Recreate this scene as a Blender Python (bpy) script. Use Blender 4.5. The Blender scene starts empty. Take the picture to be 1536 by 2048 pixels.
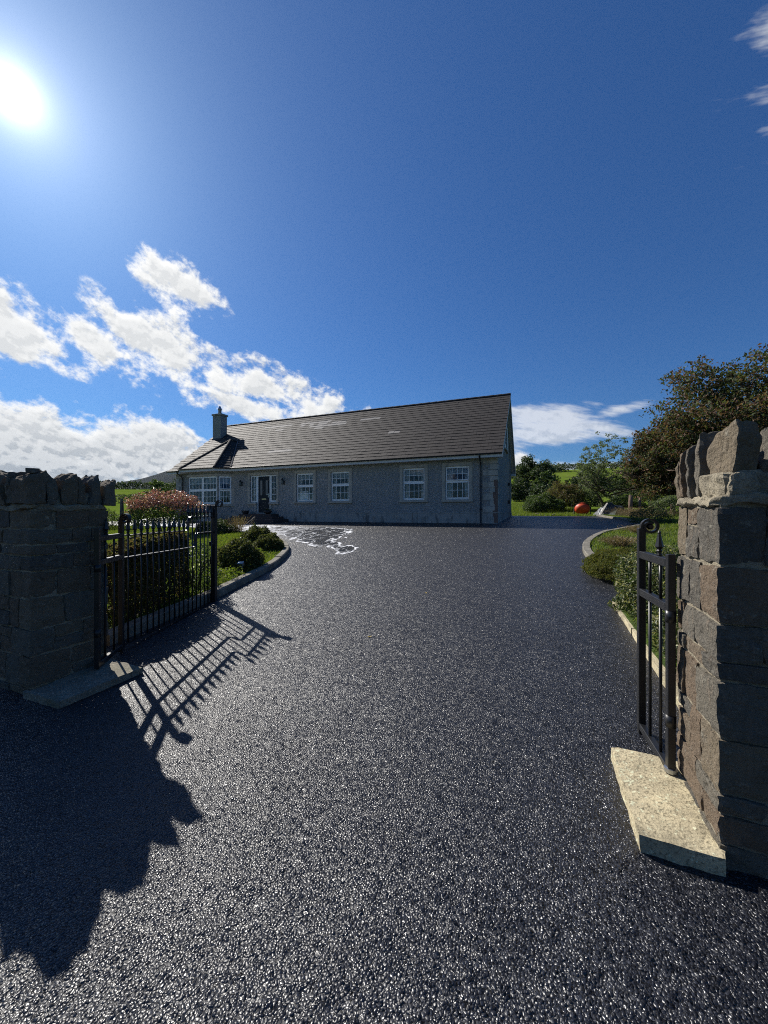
import bpy, bmesh, math, random
import numpy as np
from mathutils import Vector, Matrix, noise as mnoise

D = bpy.data
SC = bpy.context.scene
COL = SC.collection
R = math.radians
random.seed(7)

# ------------------------------------------------------------------ camera
EYE = 1.55
cam = D.cameras.new('camera')
cam.sensor_fit = 'HORIZONTAL'
cam.sensor_width = 36.0
cam.lens = 36.0 * 760.0 / 1536.0
cam.shift_y = 0.0013
cam.clip_start = 0.05
cam.clip_end = 30000
cam_o = D.objects.new('camera', cam)
cam_o.location = (0, 0, EYE)
cam_o.rotation_euler = (R(90), 0, 0)
COL.objects.link(cam_o)
SC.camera = cam_o

# ------------------------------------------------------------------ sun
SUN_AZ, SUN_EL = -44.3, 38.3           # degrees, azimuth from +Y, negative = left
SDIR = Vector((math.sin(R(SUN_AZ)) * math.cos(R(SUN_EL)), math.cos(R(SUN_AZ)) * math.cos(R(SUN_EL)), math.sin(R(SUN_EL))))
sun = D.lights.new('sun', 'SUN')
sun.energy = 5.0
sun.angle = R(0.5)
sun.color = (1.0, 0.95, 0.87)
sun_o = D.objects.new('sun', sun)
sun_o.rotation_euler = (-SDIR).to_track_quat('-Z', 'Y').to_euler()
sun_o.location = (-30, 30, 40)
COL.objects.link(sun_o)

SC.view_settings.view_transform = 'Standard'
SC.view_settings.look = 'None'
SC.view_settings.exposure = 0.5
SC.view_settings.gamma = 1.0
SC.view_settings.use_curve_mapping = False
SC.cycles.filter_width = 1.05
SC.cycles.use_denoising = False
SC.cycles.adaptive_threshold = 0.005
SC.cycles.max_bounces = 5
SC.cycles.diffuse_bounces = 3
SC.cycles.glossy_bounces = 2
SC.cycles.transmission_bounces = 3
SC.cycles.transparent_max_bounces = 8
SC.cycles.sample_clamp_indirect = 4.0


# ------------------------------------------------------------------ node helper
class X:
    """a socket with arithmetic"""
    def __init__(s, nb, k): s.nb, s.k = nb, k
    def __add__(s, o): return s.nb.m('ADD', s, o)
    __radd__ = __add__
    def __sub__(s, o): return s.nb.m('SUBTRACT', s, o)
    def __rsub__(s, o): return s.nb.m('SUBTRACT', o, s)
    def __mul__(s, o): return s.nb.m('MULTIPLY', s, o)
    __rmul__ = __mul__
    def __truediv__(s, o): return s.nb.m('DIVIDE', s, o)


class NB:
    def __init__(s, tree): s.t = tree
    def n(s, typ, **kw):
        nd = s.t.nodes.new(typ)
        for k, v in kw.items(): setattr(nd, k, v)
        return nd
    def put(s, sock, v):
        if isinstance(v, X): s.t.links.new(v.k, sock)
        elif hasattr(v, 'is_output'): s.t.links.new(v, sock)
        elif isinstance(v, (tuple, list)):
            n = len(sock.default_value)
            sock.default_value = tuple(v)[:n] if len(v) >= n else tuple(v) + (1.0,) * (n - len(v))
        else: sock.default_value = v
    def m(s, op, a, b=0.0, c=None, clamp=False):
        nd = s.n('ShaderNodeMath', operation=op, use_clamp=clamp)
        s.put(nd.inputs[0], a); s.put(nd.inputs[1], b)
        if c is not None: s.put(nd.inputs[2], c)
        return X(s, nd.outputs[0])
    def smooth(s, v, a, b, lo=0.0, hi=1.0):
        nd = s.n('ShaderNodeMapRange', interpolation_type='SMOOTHSTEP')
        s.put(nd.inputs[0], v); s.put(nd.inputs[1], a); s.put(nd.inputs[2], b); s.put(nd.inputs[3], lo); s.put(nd.inputs[4], hi)
        return X(s, nd.outputs[0])
    def lin(s, v, a, b, lo=0.0, hi=1.0):
        nd = s.n('ShaderNodeMapRange')
        s.put(nd.inputs[0], v); s.put(nd.inputs[1], a); s.put(nd.inputs[2], b); s.put(nd.inputs[3], lo); s.put(nd.inputs[4], hi)
        return X(s, nd.outputs[0])
    def mix(s, f, a, b, typ='MIX'):
        nd = s.n('ShaderNodeMix', data_type='RGBA', blend_type=typ)
        s.put(nd.inputs[0], f); s.put(nd.inputs[6], a); s.put(nd.inputs[7], b)
        return X(s, nd.outputs[2])
    def noise(s, vec, scale, detail=4.0, rough=0.55, dist=0.0, col=False, dim='3D'):
        nd = s.n('ShaderNodeTexNoise', noise_dimensions=dim)
        s.put(nd.inputs['Vector'], vec); s.put(nd.inputs['Scale'], scale); s.put(nd.inputs['Detail'], detail)
        s.put(nd.inputs['Roughness'], rough); s.put(nd.inputs['Distortion'], dist)
        return X(s, nd.outputs['Color' if col else 'Fac'])
    def voro(s, vec, scale, out='Distance', feature='F1', rnd=1.0):
        nd = s.n('ShaderNodeTexVoronoi', feature=feature)
        s.put(nd.inputs['Vector'], vec); s.put(nd.inputs['Scale'], scale); s.put(nd.inputs['Randomness'], rnd)
        return X(s, nd.outputs[out])
    def vec(s, x, y, z):
        nd = s.n('ShaderNodeCombineXYZ')
        for i, v in enumerate((x, y, z)): s.put(nd.inputs[i], v)
        return X(s, nd.outputs[0])
    def sep(s, v):
        nd = s.n('ShaderNodeSeparateXYZ'); s.put(nd.inputs[0], v)
        return [X(s, o) for o in nd.outputs]
    def vm(s, op, a, b=None, scale=None):
        nd = s.n('ShaderNodeVectorMath', operation=op)
        s.put(nd.inputs[0], a)
        if b is not None: s.put(nd.inputs[1], b)
        if scale is not None: s.put(nd.inputs['Scale'], scale)
        return X(s, nd.outputs['Value' if op in ('DOT_PRODUCT', 'LENGTH', 'DISTANCE') else 'Vector'])
    def coord(s, which='Object'): return X(s, s.n('ShaderNodeTexCoord').outputs[which])
    def pos(s): return X(s, s.n('ShaderNodeNewGeometry').outputs['Position'])
    def ramp(s, f, stops, interp='LINEAR'):
        nd = s.n('ShaderNodeValToRGB'); s.put(nd.inputs[0], f)
        cr = nd.color_ramp; cr.interpolation = interp
        while len(cr.elements) < len(stops): cr.elements.new(0.5)
        for e, (p, c) in zip(cr.elements, stops):
            e.position = p; e.color = tuple(c) + (1.0,) if len(c) == 3 else c
        return X(s, nd.outputs[0])
    def bump(s, h, strength=0.5, dist=0.01, normal=None):
        nd = s.n('ShaderNodeBump'); s.put(nd.inputs['Strength'], strength); s.put(nd.inputs['Distance'], dist); s.put(nd.inputs['Height'], h)
        if normal is not None: s.put(nd.inputs['Normal'], normal)
        return X(s, nd.outputs[0])
    def attr(s, name, out='Fac'):
        return X(s, s.n('ShaderNodeAttribute', attribute_name=name).outputs[out])
    def objrand(s): return X(s, s.n('ShaderNodeObjectInfo').outputs['Random'])


def material(name, build):
    m = D.materials.new(name); m.use_nodes = True
    t = m.node_tree
    for n in list(t.nodes): t.nodes.remove(n)
    nb = NB(t)
    out = nb.n('ShaderNodeOutputMaterial')
    def pbsdf(color, rough=0.6, normal=None, spec=0.5, metal=0.0, **kw):
        p = nb.n('ShaderNodeBsdfPrincipled')
        nb.put(p.inputs['Base Color'], color); nb.put(p.inputs['Roughness'], rough)
        nb.put(p.inputs['Specular IOR Level'], spec); nb.put(p.inputs['Metallic'], metal)
        if normal is not None: nb.put(p.inputs['Normal'], normal)
        for k, v in kw.items(): nb.put(p.inputs[k], v)
        return p.outputs[0]
    sh = build(nb, pbsdf)
    t.links.new(sh if hasattr(sh, 'is_output') else sh.k, out.inputs['Surface'])
    return m


# ------------------------------------------------------------------ world
W = D.worlds.new('World'); SC.world = W; W.use_nodes = True
wt = W.node_tree
for n in list(wt.nodes): wt.nodes.remove(n)
nb = NB(wt)
sky = nb.n('ShaderNodeTexSky', sky_type='NISHITA')
sky.sun_disc = False
sky.sun_elevation = R(SUN_EL)
sky.sun_rotation = R(SUN_AZ)
sky.altitude = 0
sky.air_density = 1.15
sky.dust_density = 0.35
sky.ozone_density = 4.0
SKY_STRENGTH = 0.055
dirv = nb.coord('Generated')
dx, dy, dz = nb.sep(dirv)
DEG = 57.29578
az = nb.m('ARCTAN2', dx, dy) * DEG
el = nb.m('ARCSINE', nb.m('MINIMUM', nb.m('MAXIMUM', dz, -0.999), 0.999)) * DEG
# clouds laid out on the sky dome in degrees of azimuth and elevation: (az, el, half width, half height, tilt, weight)
blobs = [(-28.3, 27.4, 5.4, 2.9, -24, 1.05), (-24.0, 19.4, 5.5, 2.6, -20, 0.95), (-38.0, 20.0, 4.5, 2.4, -20, 0.9), (-44.5, 18.8, 6.6, 4.2, -14, 1.1), (-31.0, 20.4, 7.4, 4.4, -22, 1.1),
         (-17.0, 17.6, 13.5, 2.9, -13, 1.0), (-19.5, 14.6, 6.0, 1.9, -4, 0.95), (-52.0, 6.2, 29.0, 6.8, -3, 1.7), (-32.0, 7.8, 9.5, 4.8, -12, 1.5),
         (22.5, 13.3, 6.5, 1.5, -5, 0.72), (23.0, 11.0, 7.5, 1.9, -3, 0.76), (32.0, 13.0, 3.6, 0.8, 8, 0.62),
         (46.0, 42.0, 4.0, 6.5, 8, 0.27), (19.8, 7.4, 2.2, 1.7, 0, 0.85), (29.0, 5.6, 6.0, 1.1, 0, 0.6),
         (80.0, 12.0, 16.0, 3.0, 5, 0.9), (-150.0, 10.0, 24.0, 4.5, 4, 0.9)]
field = None; wisp = None
sky_pt = nb.vec(az, el, 0.0)
for a0, e0, ha, hb, tl, wgt in blobs:
    mp = nb.n('ShaderNodeMapping', vector_type='TEXTURE')
    nb.put(mp.inputs['Vector'], sky_pt)
    mp.inputs['Location'].default_value = (a0, e0, 0); mp.inputs['Rotation'].default_value = (0, 0, R(tl)); mp.inputs['Scale'].default_value = (ha, hb, 1)
    ln = nb.vm('LENGTH', mp.outputs[0])
    if wgt >= 0.8:
        f = nb.m('MULTIPLY_ADD', ln, -wgt, wgt)
        field = f if field is None else nb.m('MAXIMUM', field, f)
    else:
        f = nb.m('MULTIPLY_ADD', ln, -wgt, 2 * wgt)                     # thin wisps
        wisp = f if wisp is None else nb.m('MAXIMUM', wisp, f)
field = nb.m('MAXIMUM', field, -1.0)
ca = math.cos(R(-16)); sa = math.sin(R(-16))
cu = az * ca + el * sa
cv = el * ca - az * sa
P1 = nb.vec(cu * 0.19, cv * 0.27, 0.3)
n1 = nb.noise(P1, 1.0, 8.0, 0.64, 0.0, False, '2D')
P2 = nb.vec(cu * 0.19 - 0.07, cv * 0.27 + 0.13, 0.3)          # the same clouds a little nearer the sun
n2 = nb.noise(P2, 1.0, 4.0, 0.64, 0.0, False, '2D')
reach = nb.smooth(field, -0.75, -0.1)
dens = field * 0.62 + (n1 - 0.5) * reach * 2.1 + 0.07
dens2 = field * 0.62 + (n2 - 0.5) * reach * 2.1 + 0.07
alpha = nb.smooth(dens, 0.0, 0.44)
n3 = nb.noise(nb.vec(cu * 0.10 + 5.0, cv * 0.5, 2.0), 1.0, 4.0, 0.62, 0.0, False, '2D')
alpha = nb.m('MAXIMUM', alpha, nb.smooth(wisp + (n3 - 0.5) * 1.9, 0.45, 1.15) * 0.62)
# light on the clouds: bright rims towards the sun, grey where cloud lies between it and the sun and in the deep low bank
shade = nb.m('ADD', nb.smooth(dens2, 0.05, 0.62) * 0.6, nb.smooth(n2 - n1, -0.03, 0.14) * 0.7, clamp=True)
low = nb.smooth(el, 12.5, 3.5)
ccol = nb.mix(nb.m('MULTIPLY', shade, low * 0.5 + 0.42, clamp=True), (0.70, 0.70, 0.69), (0.20, 0.23, 0.265))
sky_rgb = nb.vm('MULTIPLY', X(nb, sky.outputs[0]), (SKY_STRENGTH,) * 3)
sky_rgb = nb.mix(1.0, sky_rgb, (0.29, 0.66, 1.10, 1.0), 'MULTIPLY')
gam = nb.m('ARCCOSINE', nb.m('MINIMUM', nb.vm('DOT_PRODUCT', dirv, tuple(SDIR)), 0.99999)) * DEG
glow = nb.m('EXPONENT', gam * gam * (-1 / 0.35)) * 12.0 + nb.m('EXPONENT', gam * (-1 / 0.95)) * 1.7 + nb.m('EXPONENT', gam * (-1 / 3.5)) * 0.34 + nb.m('EXPONENT', gam * (-1 / 12.0)) * 0.17
full = nb.mix(alpha, sky_rgb, ccol)
gl = nb.vm('SCALE', (1.0, 0.985, 0.96), scale=glow)
full = nb.vm('ADD', full, gl)
bg = nb.n('ShaderNodeBackground')
nb.put(bg.inputs['Color'], full); bg.inputs['Strength'].default_value = 1.0
wo = nb.n('ShaderNodeOutputWorld')
wt.links.new(bg.outputs[0], wo.inputs['Surface'])


# ------------------------------------------------------------------ terrain height
HC = (4.94, 16.6)                     # front right corner of the house
HX, HY = (0.925, -0.379), (0.379, 0.925)   # house axes: along the front (to the right), and back into the depth
HZ = 1.09


def g_near(x, y):
    u = (x - HC[0]) * 0.379 + (y - HC[1]) * 0.925
    sp = math.log1p(math.exp(-abs(u))) + max(u, 0)
    B = 1.09 + 0.0634 * u - (0.0634 - 0.0255) * (sp - 0.693)
    A = 0.0657 * max(y, -2)
    w = min(1, max(0, (y - 4) / 9)); w = w * w * (3 - 2 * w)
    return A * (1 - w) + B * w


def sstep(a, b, v):
    t = min(1, max(0, (v - a) / (b - a))); return t * t * (3 - 2 * t)


RR = [0, 30, 40, 60, 100, 140, 180, 220, 260, 300, 500, 1500, 9000]
ZR = [0, 0, 0.7, 2.0, 4.9, 9.3, 15.0, 21.5, 27.2, 29.0, 22, 5, 0]
ZL = [0, 0, 0.3, 0.9, 3.2, 7.2, 9.8, 10.5, 10, 8, 5, 5, 0]
ZB = [0, 0, -0.2, -0.3, 0, 1, 2, 2, 2, 2, 2, 2, 0]


def ground_z(x, y):
    r = math.hypot(x, y)
    if r < 1e-6: return 0.0
    k = min(1, 30 / r)
    z = g_near(x * k, y * k)
    if r > 30:
        th = math.degrees(math.atan2(x, y))
        wr = sstep(-5, 24, th) * (1 - sstep(60, 100, th))
        wl = (1 - sstep(-18, -5, th)) * sstep(-100, -60, th)
        wb = max(0, 1 - wr - wl)
        z += wr * float(np.interp(r, RR, ZR)) + wl * float(np.interp(r, RR, ZL)) + wb * float(np.interp(r, RR, ZB))
        z += 0.05 * min(1, (r - 30) / 40) * r ** 0.5 * mnoise.noise(Vector((x * 0.02, y * 0.02, 0)))
    return z


# ------------------------------------------------------------------ object helpers
def tag(o, label=None, cat=None, group=None, kind=None):
    if label: o['label'] = label
    if cat: o['category'] = cat
    if group: o['group'] = group
    if kind: o['kind'] = kind
    return o


def empty(name, loc=(0, 0, 0), rz=0.0, parent=None):
    o = D.objects.new(name, None); o.empty_display_size = 0.1
    o.location = loc; o.rotation_euler = (0, 0, rz); COL.objects.link(o)
    if parent: o.parent = parent
    return o


def obj(name, me, mat, parent=None, loc=None, rot=None):
    o = D.objects.new(name, me)
    if mat is not None and not me.materials: me.materials.append(mat)
    COL.objects.link(o)
    if parent: o.parent = parent
    if loc is not None: o.location = loc
    if rot is not None: o.rotation_euler = rot
    return o


class MB:
    def __init__(s): s.v, s.f = [], []
    def add(s, vs, fs):
        b = len(s.v); s.v += [tuple(p) for p in vs]; s.f += [tuple(i + b for i in f) for f in fs]; return s
    def box(s, x0, x1, y0, y1, z0, z1, mtx=None):
        vs = [(x, y, z) for z in (z0, z1) for y in (y0, y1) for x in (x0, x1)]
        if mtx is not None: vs = [mtx @ Vector(p) for p in vs]
        return s.add(vs, [(0, 2, 3, 1), (4, 5, 7, 6), (0, 1, 5, 4), (2, 6, 7, 3), (0, 4, 6, 2), (1, 3, 7, 5)])
    def prism(s, poly, z0, z1):            # poly counter-clockwise in xy
        n = len(poly)
        vs = [(p[0], p[1], z0) for p in poly] + [(p[0], p[1], z1) for p in poly]
        fs = [tuple(reversed(range(n))), tuple(range(n, 2 * n))] + [(i, (i + 1) % n, n + (i + 1) % n, n + i) for i in range(n)]
        return s.add(vs, fs)
    def tube(s, pts, rad, seg=8, cap=True):
        pts = [Vector(p) for p in pts]
        rad = rad if isinstance(rad, (list, tuple)) else [rad] * len(pts)
        rings = []
        prev = None
        for i, p in enumerate(pts):
            d = (pts[min(i + 1, len(pts) - 1)] - pts[max(i - 1, 0)])
            if d.length < 1e-9: d = Vector((0, 0, 1))
            d.normalize()
            if prev is None:
                a = d.orthogonal().normalized()
            else:
                a = (prev - d * prev.dot(d))
                a = a.normalized() if a.length > 1e-6 else d.orthogonal().normalized()
            prev = a
            b = d.cross(a)
            rings.append([p + (a * math.cos(2 * math.pi * k / seg) + b * math.sin(2 * math.pi * k / seg)) * rad[i] for k in range(seg)])
        vs = [v for r in rings for v in r]
        fs = []
        for i in range(len(rings) - 1):
            for k in range(seg):
                a, b2 = i * seg + k, i * seg + (k + 1) % seg
                fs.append((a, b2, b2 + seg, a + seg))
        if cap:
            fs.append(tuple(reversed(range(seg)))); fs.append(tuple(range((len(rings) - 1) * seg, len(rings) * seg)))
        return s.add(vs, fs)
    def lathe(s, prof, seg=10, at=(0, 0, 0), phase=0.0):
        vs, fs = [], []
        for r, z in prof:
            for k in range(seg):
                a = 2 * math.pi * k / seg + phase
                vs.append((at[0] + r * math.cos(a), at[1] + r * math.sin(a), at[2] + z))
        for i in range(len(prof) - 1):
            for k in range(seg):
                a, b = i * seg + k, i * seg + (k + 1) % seg
                fs.append((a, b, b + seg, a + seg))
        fs.append(tuple(reversed(range(seg)))); fs.append(tuple(range((len(prof) - 1) * seg, len(prof) * seg)))
        return s.add(vs, fs)
    def ribbon(s, pts, half, thick, side):   # flat bar following pts: half width along side, thickness across
        side = Vector(side).normalized()
        pts = [Vector(p) for p in pts]
        rings = []
        for i, p in enumerate(pts):
            d = (pts[min(i + 1, len(pts) - 1)] - pts[max(i - 1, 0)]).normalized()
            nn = d.cross(side).normalized()
            rings.append([p + side * half + nn * thick, p - side * half + nn * thick, p - side * half - nn * thick, p + side * half - nn * thick])
        vs = [v for r in rings for v in r]; fs = []
        for i in range(len(rings) - 1):
            for k in range(4):
                a, b = i * 4 + k, i * 4 + (k + 1) % 4
                fs.append((a, b, b + 4, a + 4))
        fs.append((3, 2, 1, 0)); e = 4 * (len(rings) - 1); fs.append((e, e + 1, e + 2, e + 3))
        return s.add(vs, fs)
    def mesh(s, name='mesh', smooth=False, bevel=0.0):
        me = D.meshes.new(name); me.from_pydata(s.v, [], s.f)
        bm = bmesh.new(); bm.from_mesh(me)
        bmesh.ops.recalc_face_normals(bm, faces=bm.faces)
        if bevel > 0:
            eds = [e for e in bm.edges if len(e.link_faces) == 2 and e.calc_face_angle(0) > 0.6]
            bmesh.ops.bevel(bm, geom=eds, offset=bevel, segments=1, profile=0.5, affect='EDGES')
        bm.to_mesh(me); bm.free()
        if smooth: me.polygons.foreach_set('use_smooth', [True] * len(me.polygons))
        me.update(); return me
    def build(s, name, mat, parent=None, smooth=False, bevel=0.0):
        return obj(name, s.mesh(name, smooth, bevel), mat, parent)


def np_mesh(name, V, F, rnd=None, smooth=False):
    me = D.meshes.new(name)
    me.from_pydata(V.tolist() if hasattr(V, 'tolist') else V, [], F.tolist() if hasattr(F, 'tolist') else F)
    if rnd is not None:
        a = me.attributes.new('rnd', 'FLOAT', 'FACE'); a.data.foreach_set('value', np.asarray(rnd, dtype=np.float32))
    if smooth: me.polygons.foreach_set('use_smooth', [True] * len(me.polygons))
    me.update(); return me


rng = np.random.default_rng(11)


def leaf_arrays(P, size, aspect=1.9, up=0.5, out=None, outw=0.0, fold=0.12):
    n = len(P)
    nrm = rng.normal(size=(n, 3)); nrm[:, 2] += up
    if out is not None: nrm += out * outw
    nrm /= np.linalg.norm(nrm, axis=1, keepdims=True) + 1e-9
    a = rng.normal(size=(n, 3)); a -= nrm * (a * nrm).sum(1, keepdims=True)
    a /= np.linalg.norm(a, axis=1, keepdims=True) + 1e-9
    b = np.cross(nrm, a)
    L = (size * (0.65 + 0.7 * rng.random(n)))[:, None]
    Wd = L / aspect
    V = np.empty((n, 4, 3))
    V[:, 0] = P - a * L * 0.5
    V[:, 1] = P + b * Wd * 0.5 + nrm * L * fold
    V[:, 2] = P + a * L * 0.5
    V[:, 3] = P - b * Wd * 0.5 + nrm * L * fold
    F = np.arange(n * 4).reshape(n, 4)
    return V.reshape(-1, 3), F


def leaves(name, P, size, mat, parent=None, rnd=None, **kw):
    P = np.asarray(P)
    V, F = leaf_arrays(P, size, **kw)
    me = np_mesh(name, V, F, rng.random(len(P)) if rnd is None else rnd)
    return obj(name, me, mat, parent)


# ------------------------------------------------------------------ materials
def mat_asphalt():
    def b(nb, P):
        p = nb.pos()
        wob = nb.vm('SCALE', nb.vm('SUBTRACT', nb.noise(p, 55.0, 2.0, 0.5, 0.0, True), (0.5, 0.5, 0.5)), scale=0.012)
        rt_ = nb.n('ShaderNodeVectorRotate', rotation_type='EULER_XYZ'); nb.put(rt_.inputs['Vector'], nb.vm('ADD', p, wob)); rt_.inputs['Rotation'].default_value = (0.62, 0.41, 0.77)
        q = X(nb, rt_.outputs[0])
        sc = 104.0
        dist = nb.voro(q, sc, feature='DISTANCE_TO_EDGE')
        f1 = nb.voro(q, sc)
        cell = nb.voro(q, sc, 'Color')
        c0, c1, c2 = nb.sep(cell)
        cell2 = nb.voro(q, 210.0, 'Color')
        cell3 = nb.voro(q, 41.0, 'Color')
        tilt = nb.vm('SCALE', nb.vm('SUBTRACT', cell3, (0.5, 0.5, 0.5)), scale=0.26)
        tilt = nb.vm('ADD', tilt, nb.vm('SCALE', nb.vm('SUBTRACT', cell, (0.5, 0.5, 0.5)), scale=0.7))
        tilt = nb.vm('ADD', tilt, nb.vm('SCALE', nb.vm('SUBTRACT', cell2, (0.5, 0.5, 0.5)), scale=0.22))
        geo = X(nb, nb.n('ShaderNodeNewGeometry').outputs['Normal'])
        nrm = nb.vm('NORMALIZE', nb.vm('ADD', geo, tilt))
        dome = nb.m('MAXIMUM', 1.0 - f1 * f1 * 3.2, -0.6)
        nrm = nb.bump(dome, 1.0, 0.0017, nrm)
        mid = nb.noise(p, 2.2, 6.0, 0.65)
        gap = nb.smooth(dist, 0.075, 0.02)
        col = nb.mix(c1, (0.004, 0.0046, 0.0072), (0.014, 0.016, 0.024))
        col = nb.mix(nb.smooth(c0, 0.94, 1.0) * 0.3, col, (0.10, 0.095, 0.085))
        col = nb.mix(gap, col, (0.002, 0.002, 0.003))
        rough = nb.lin(c2, 0.0, 1.0, 0.33, 0.5) + gap * 0.25
        return P(col, rough, nrm, nb.lin(mid, 0.3, 0.7, 0.78, 1.0) * (1.0 - gap * 0.8))
    return material('asphalt', b)


def mat_concrete(name, c1, c2, speck=0.5, scale=1.0, bump=0.5):
    def b(nb, P):
        p = nb.pos()
        n = nb.noise(p, 6 * scale, 6, 0.65)
        f = nb.noise(p, 90 * scale, 4, 0.7)
        v = nb.voro(p, 130 * scale)
        moss = nb.smooth(nb.noise(p, 3.1 * scale, 4, 0.6), 0.58, 0.72)
        col = nb.mix(nb.smooth(n, 0.35, 0.68), c1, c2)
        col = nb.mix(nb.smooth(f, 0.50, 0.62) * speck, col, tuple(x * 0.42 for x in c1))
        col = nb.mix(nb.smooth(nb.noise(p, 48 * scale, 3, 0.6), 0.58, 0.66) * speck * 0.8, col, tuple(min(0.62, x * 1.5) for x in c1))
        col = nb.mix(nb.smooth(nb.noise(p, 2.2 * scale, 5, 0.7), 0.52, 0.72) * 0.5, col, tuple(x * 0.4 for x in c2))
        col = nb.mix(moss * 0.35, col, (0.10, 0.105, 0.055))
        nrm = nb.bump(f * 0.7 + v * 0.5 + n, bump, 0.012)
        return P(col, 0.88, nrm, 0.3)
    return material(name, b)


def mat_stone():
    def b(nb, P):
        p = nb.coord('Object')
        r = nb.objrand()
        off = nb.vm('ADD', p, nb.vec(r * 31.0, r * 17.0, r * 7.0))
        n = nb.noise(off, 7, 7, 0.62)
        f = nb.noise(off, 60, 5, 0.7)
        st = nb.noise(nb.vm('MULTIPLY', off, (9.0, 9.0, 2.2)), 4, 5, 0.6)
        base = nb.ramp(r, [(0.0, (0.18, 0.162, 0.128)), (0.2, (0.195, 0.145, 0.10)), (0.4, (0.165, 0.15, 0.122)), (0.55, (0.195, 0.152, 0.106)), (0.74, (0.135, 0.124, 0.104)), (0.88, (0.225, 0.182, 0.125))], 'CONSTANT')
        col = nb.mix(nb.smooth(n, 0.3, 0.7) * 0.55, base, nb.mix(0.5, base, (0.07, 0.065, 0.06)))
        col = nb.mix(nb.smooth(st, 0.52, 0.7) * 0.45, col, (0.26, 0.20, 0.145))
        lich = nb.smooth(nb.noise(off, 24, 6, 0.72), 0.56, 0.66) * nb.smooth(n, 0.40, 0.58)
        col = nb.mix(lich * 0.7, col, (0.34, 0.32, 0.26))
        col = nb.mix(nb.smooth(nb.noise(off, 110, 3, 0.7), 0.55, 0.66) * 0.4, col, (0.26, 0.235, 0.19))
        col = nb.mix(nb.smooth(f, 0.55, 0.72) * 0.4, col, (0.05, 0.048, 0.045))
        nrm = nb.bump(n * 1.2 + f * 0.9 + st * 0.7, 1.0, 0.03)
        return P(col, 0.9, nrm, 0.2)
    return material('stone', b)


def mat_mortar():
    def b(nb, P):
        p = nb.pos()
        n = nb.noise(p, 9, 6, 0.65); f = nb.noise(p, 75, 4, 0.75)
        col = nb.mix(nb.smooth(n, 0.35, 0.65), (0.40, 0.35, 0.255), (0.25, 0.22, 0.165))
        col = nb.mix(nb.smooth(f, 0.54, 0.68) * 0.6, col, (0.10, 0.09, 0.07))
        return P(col, 0.95, nb.bump(f + n, 1.0, 0.02), 0.2)
    return material('mortar', b)


def mat_paint(name, col, rough=0.35, spec=0.5, dirt=0.25, metal=0.0, scale=1.0):
    def b(nb, P):
        p = nb.pos()
        n = nb.noise(p, 11 * scale, 5, 0.65); f = nb.noise(p, 70 * scale, 3, 0.6)
        c = nb.mix(nb.smooth(n, 0.42, 0.72) * dirt, col, tuple(x * 0.55 + 0.012 for x in col))
        return P(c, nb.lin(n, 0.3, 0.7, rough * 0.8, min(1, rough * 1.35)), nb.bump(f, 0.15, 0.002), spec, metal)
    return material(name, b)


def mat_render():
    def b(nb, P):
        p = nb.coord('Object')
        f = nb.noise(p, 15, 4, 0.68); v = nb.voro(p, 24); f2 = nb.noise(p, 60, 3, 0.6)
        n = nb.noise(p, 0.7, 5, 0.6)
        x, y, z = nb.sep(p)
        st = nb.noise(nb.vec(x * 5.0, y * 5.0, z * 0.35), 1.0, 5, 0.6)
        col = nb.mix(nb.smooth(n, 0.35, 0.68), (0.37, 0.365, 0.35), (0.43, 0.425, 0.41))
        col = nb.mix(nb.smooth(st, 0.5, 0.72) * 0.12, col, (0.15, 0.15, 0.145))
        col = nb.mix(nb.smooth(f, 0.44, 0.60) * 0.42, col, (0.13, 0.13, 0.125))
        col = nb.mix(nb.smooth(f2, 0.52, 0.64) * 0.2, col, (0.42, 0.415, 0.40))
        return P(col, 0.92, nb.bump(f * 1.3 - v * 0.9 + f2 * 0.4, 1.0, 0.05), 0.25)
    return material('roughcast', b)


def mat_plaster(name, c, mould=0.3):
    def b(nb, P):
        p = nb.pos()
        n = nb.noise(p, 2.6, 6, 0.66); f = nb.noise(p, 40, 4, 0.6)
        x, y, z = nb.sep(p)
        stk = nb.noise(nb.vec(x * 6, y * 6, z * 0.8), 1.0, 4, 0.6)
        col = nb.mix(nb.smooth(n, 0.4, 0.7) * 0.5, c, tuple(k * 0.72 for k in c))
        col = nb.mix(nb.smooth(stk * 0.6 + n * 0.4, 0.50, 0.62) * mould, col, (0.07, 0.07, 0.065))
        return P(col, 0.85, nb.bump(f, 0.35, 0.006), 0.3)
    return material(name, b)


def mat_tile(name, base, hi):
    def b(nb, P):
        p = nb.pos()
        cell = nb.noise(p, 2.3, 4, 0.6); f = nb.noise(p, 45, 4, 0.65)
        r = nb.objrand()
        lich = nb.smooth(nb.noise(p, 9.0, 5, 0.7), 0.60, 0.72)
        col = nb.mix(cell * 0.6 + r * 0.25, base, hi)
        col = nb.mix(lich * 0.35, col, (0.15, 0.145, 0.125))
        col = nb.mix(nb.smooth(f, 0.55, 0.7) * 0.3, col, tuple(x * 0.5 for x in base))
        return P(col, nb.lin(f, 0.3, 0.7, 0.62, 0.85), nb.bump(f + cell, 0.6, 0.012), 0.20)
    return material(name, b)


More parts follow.
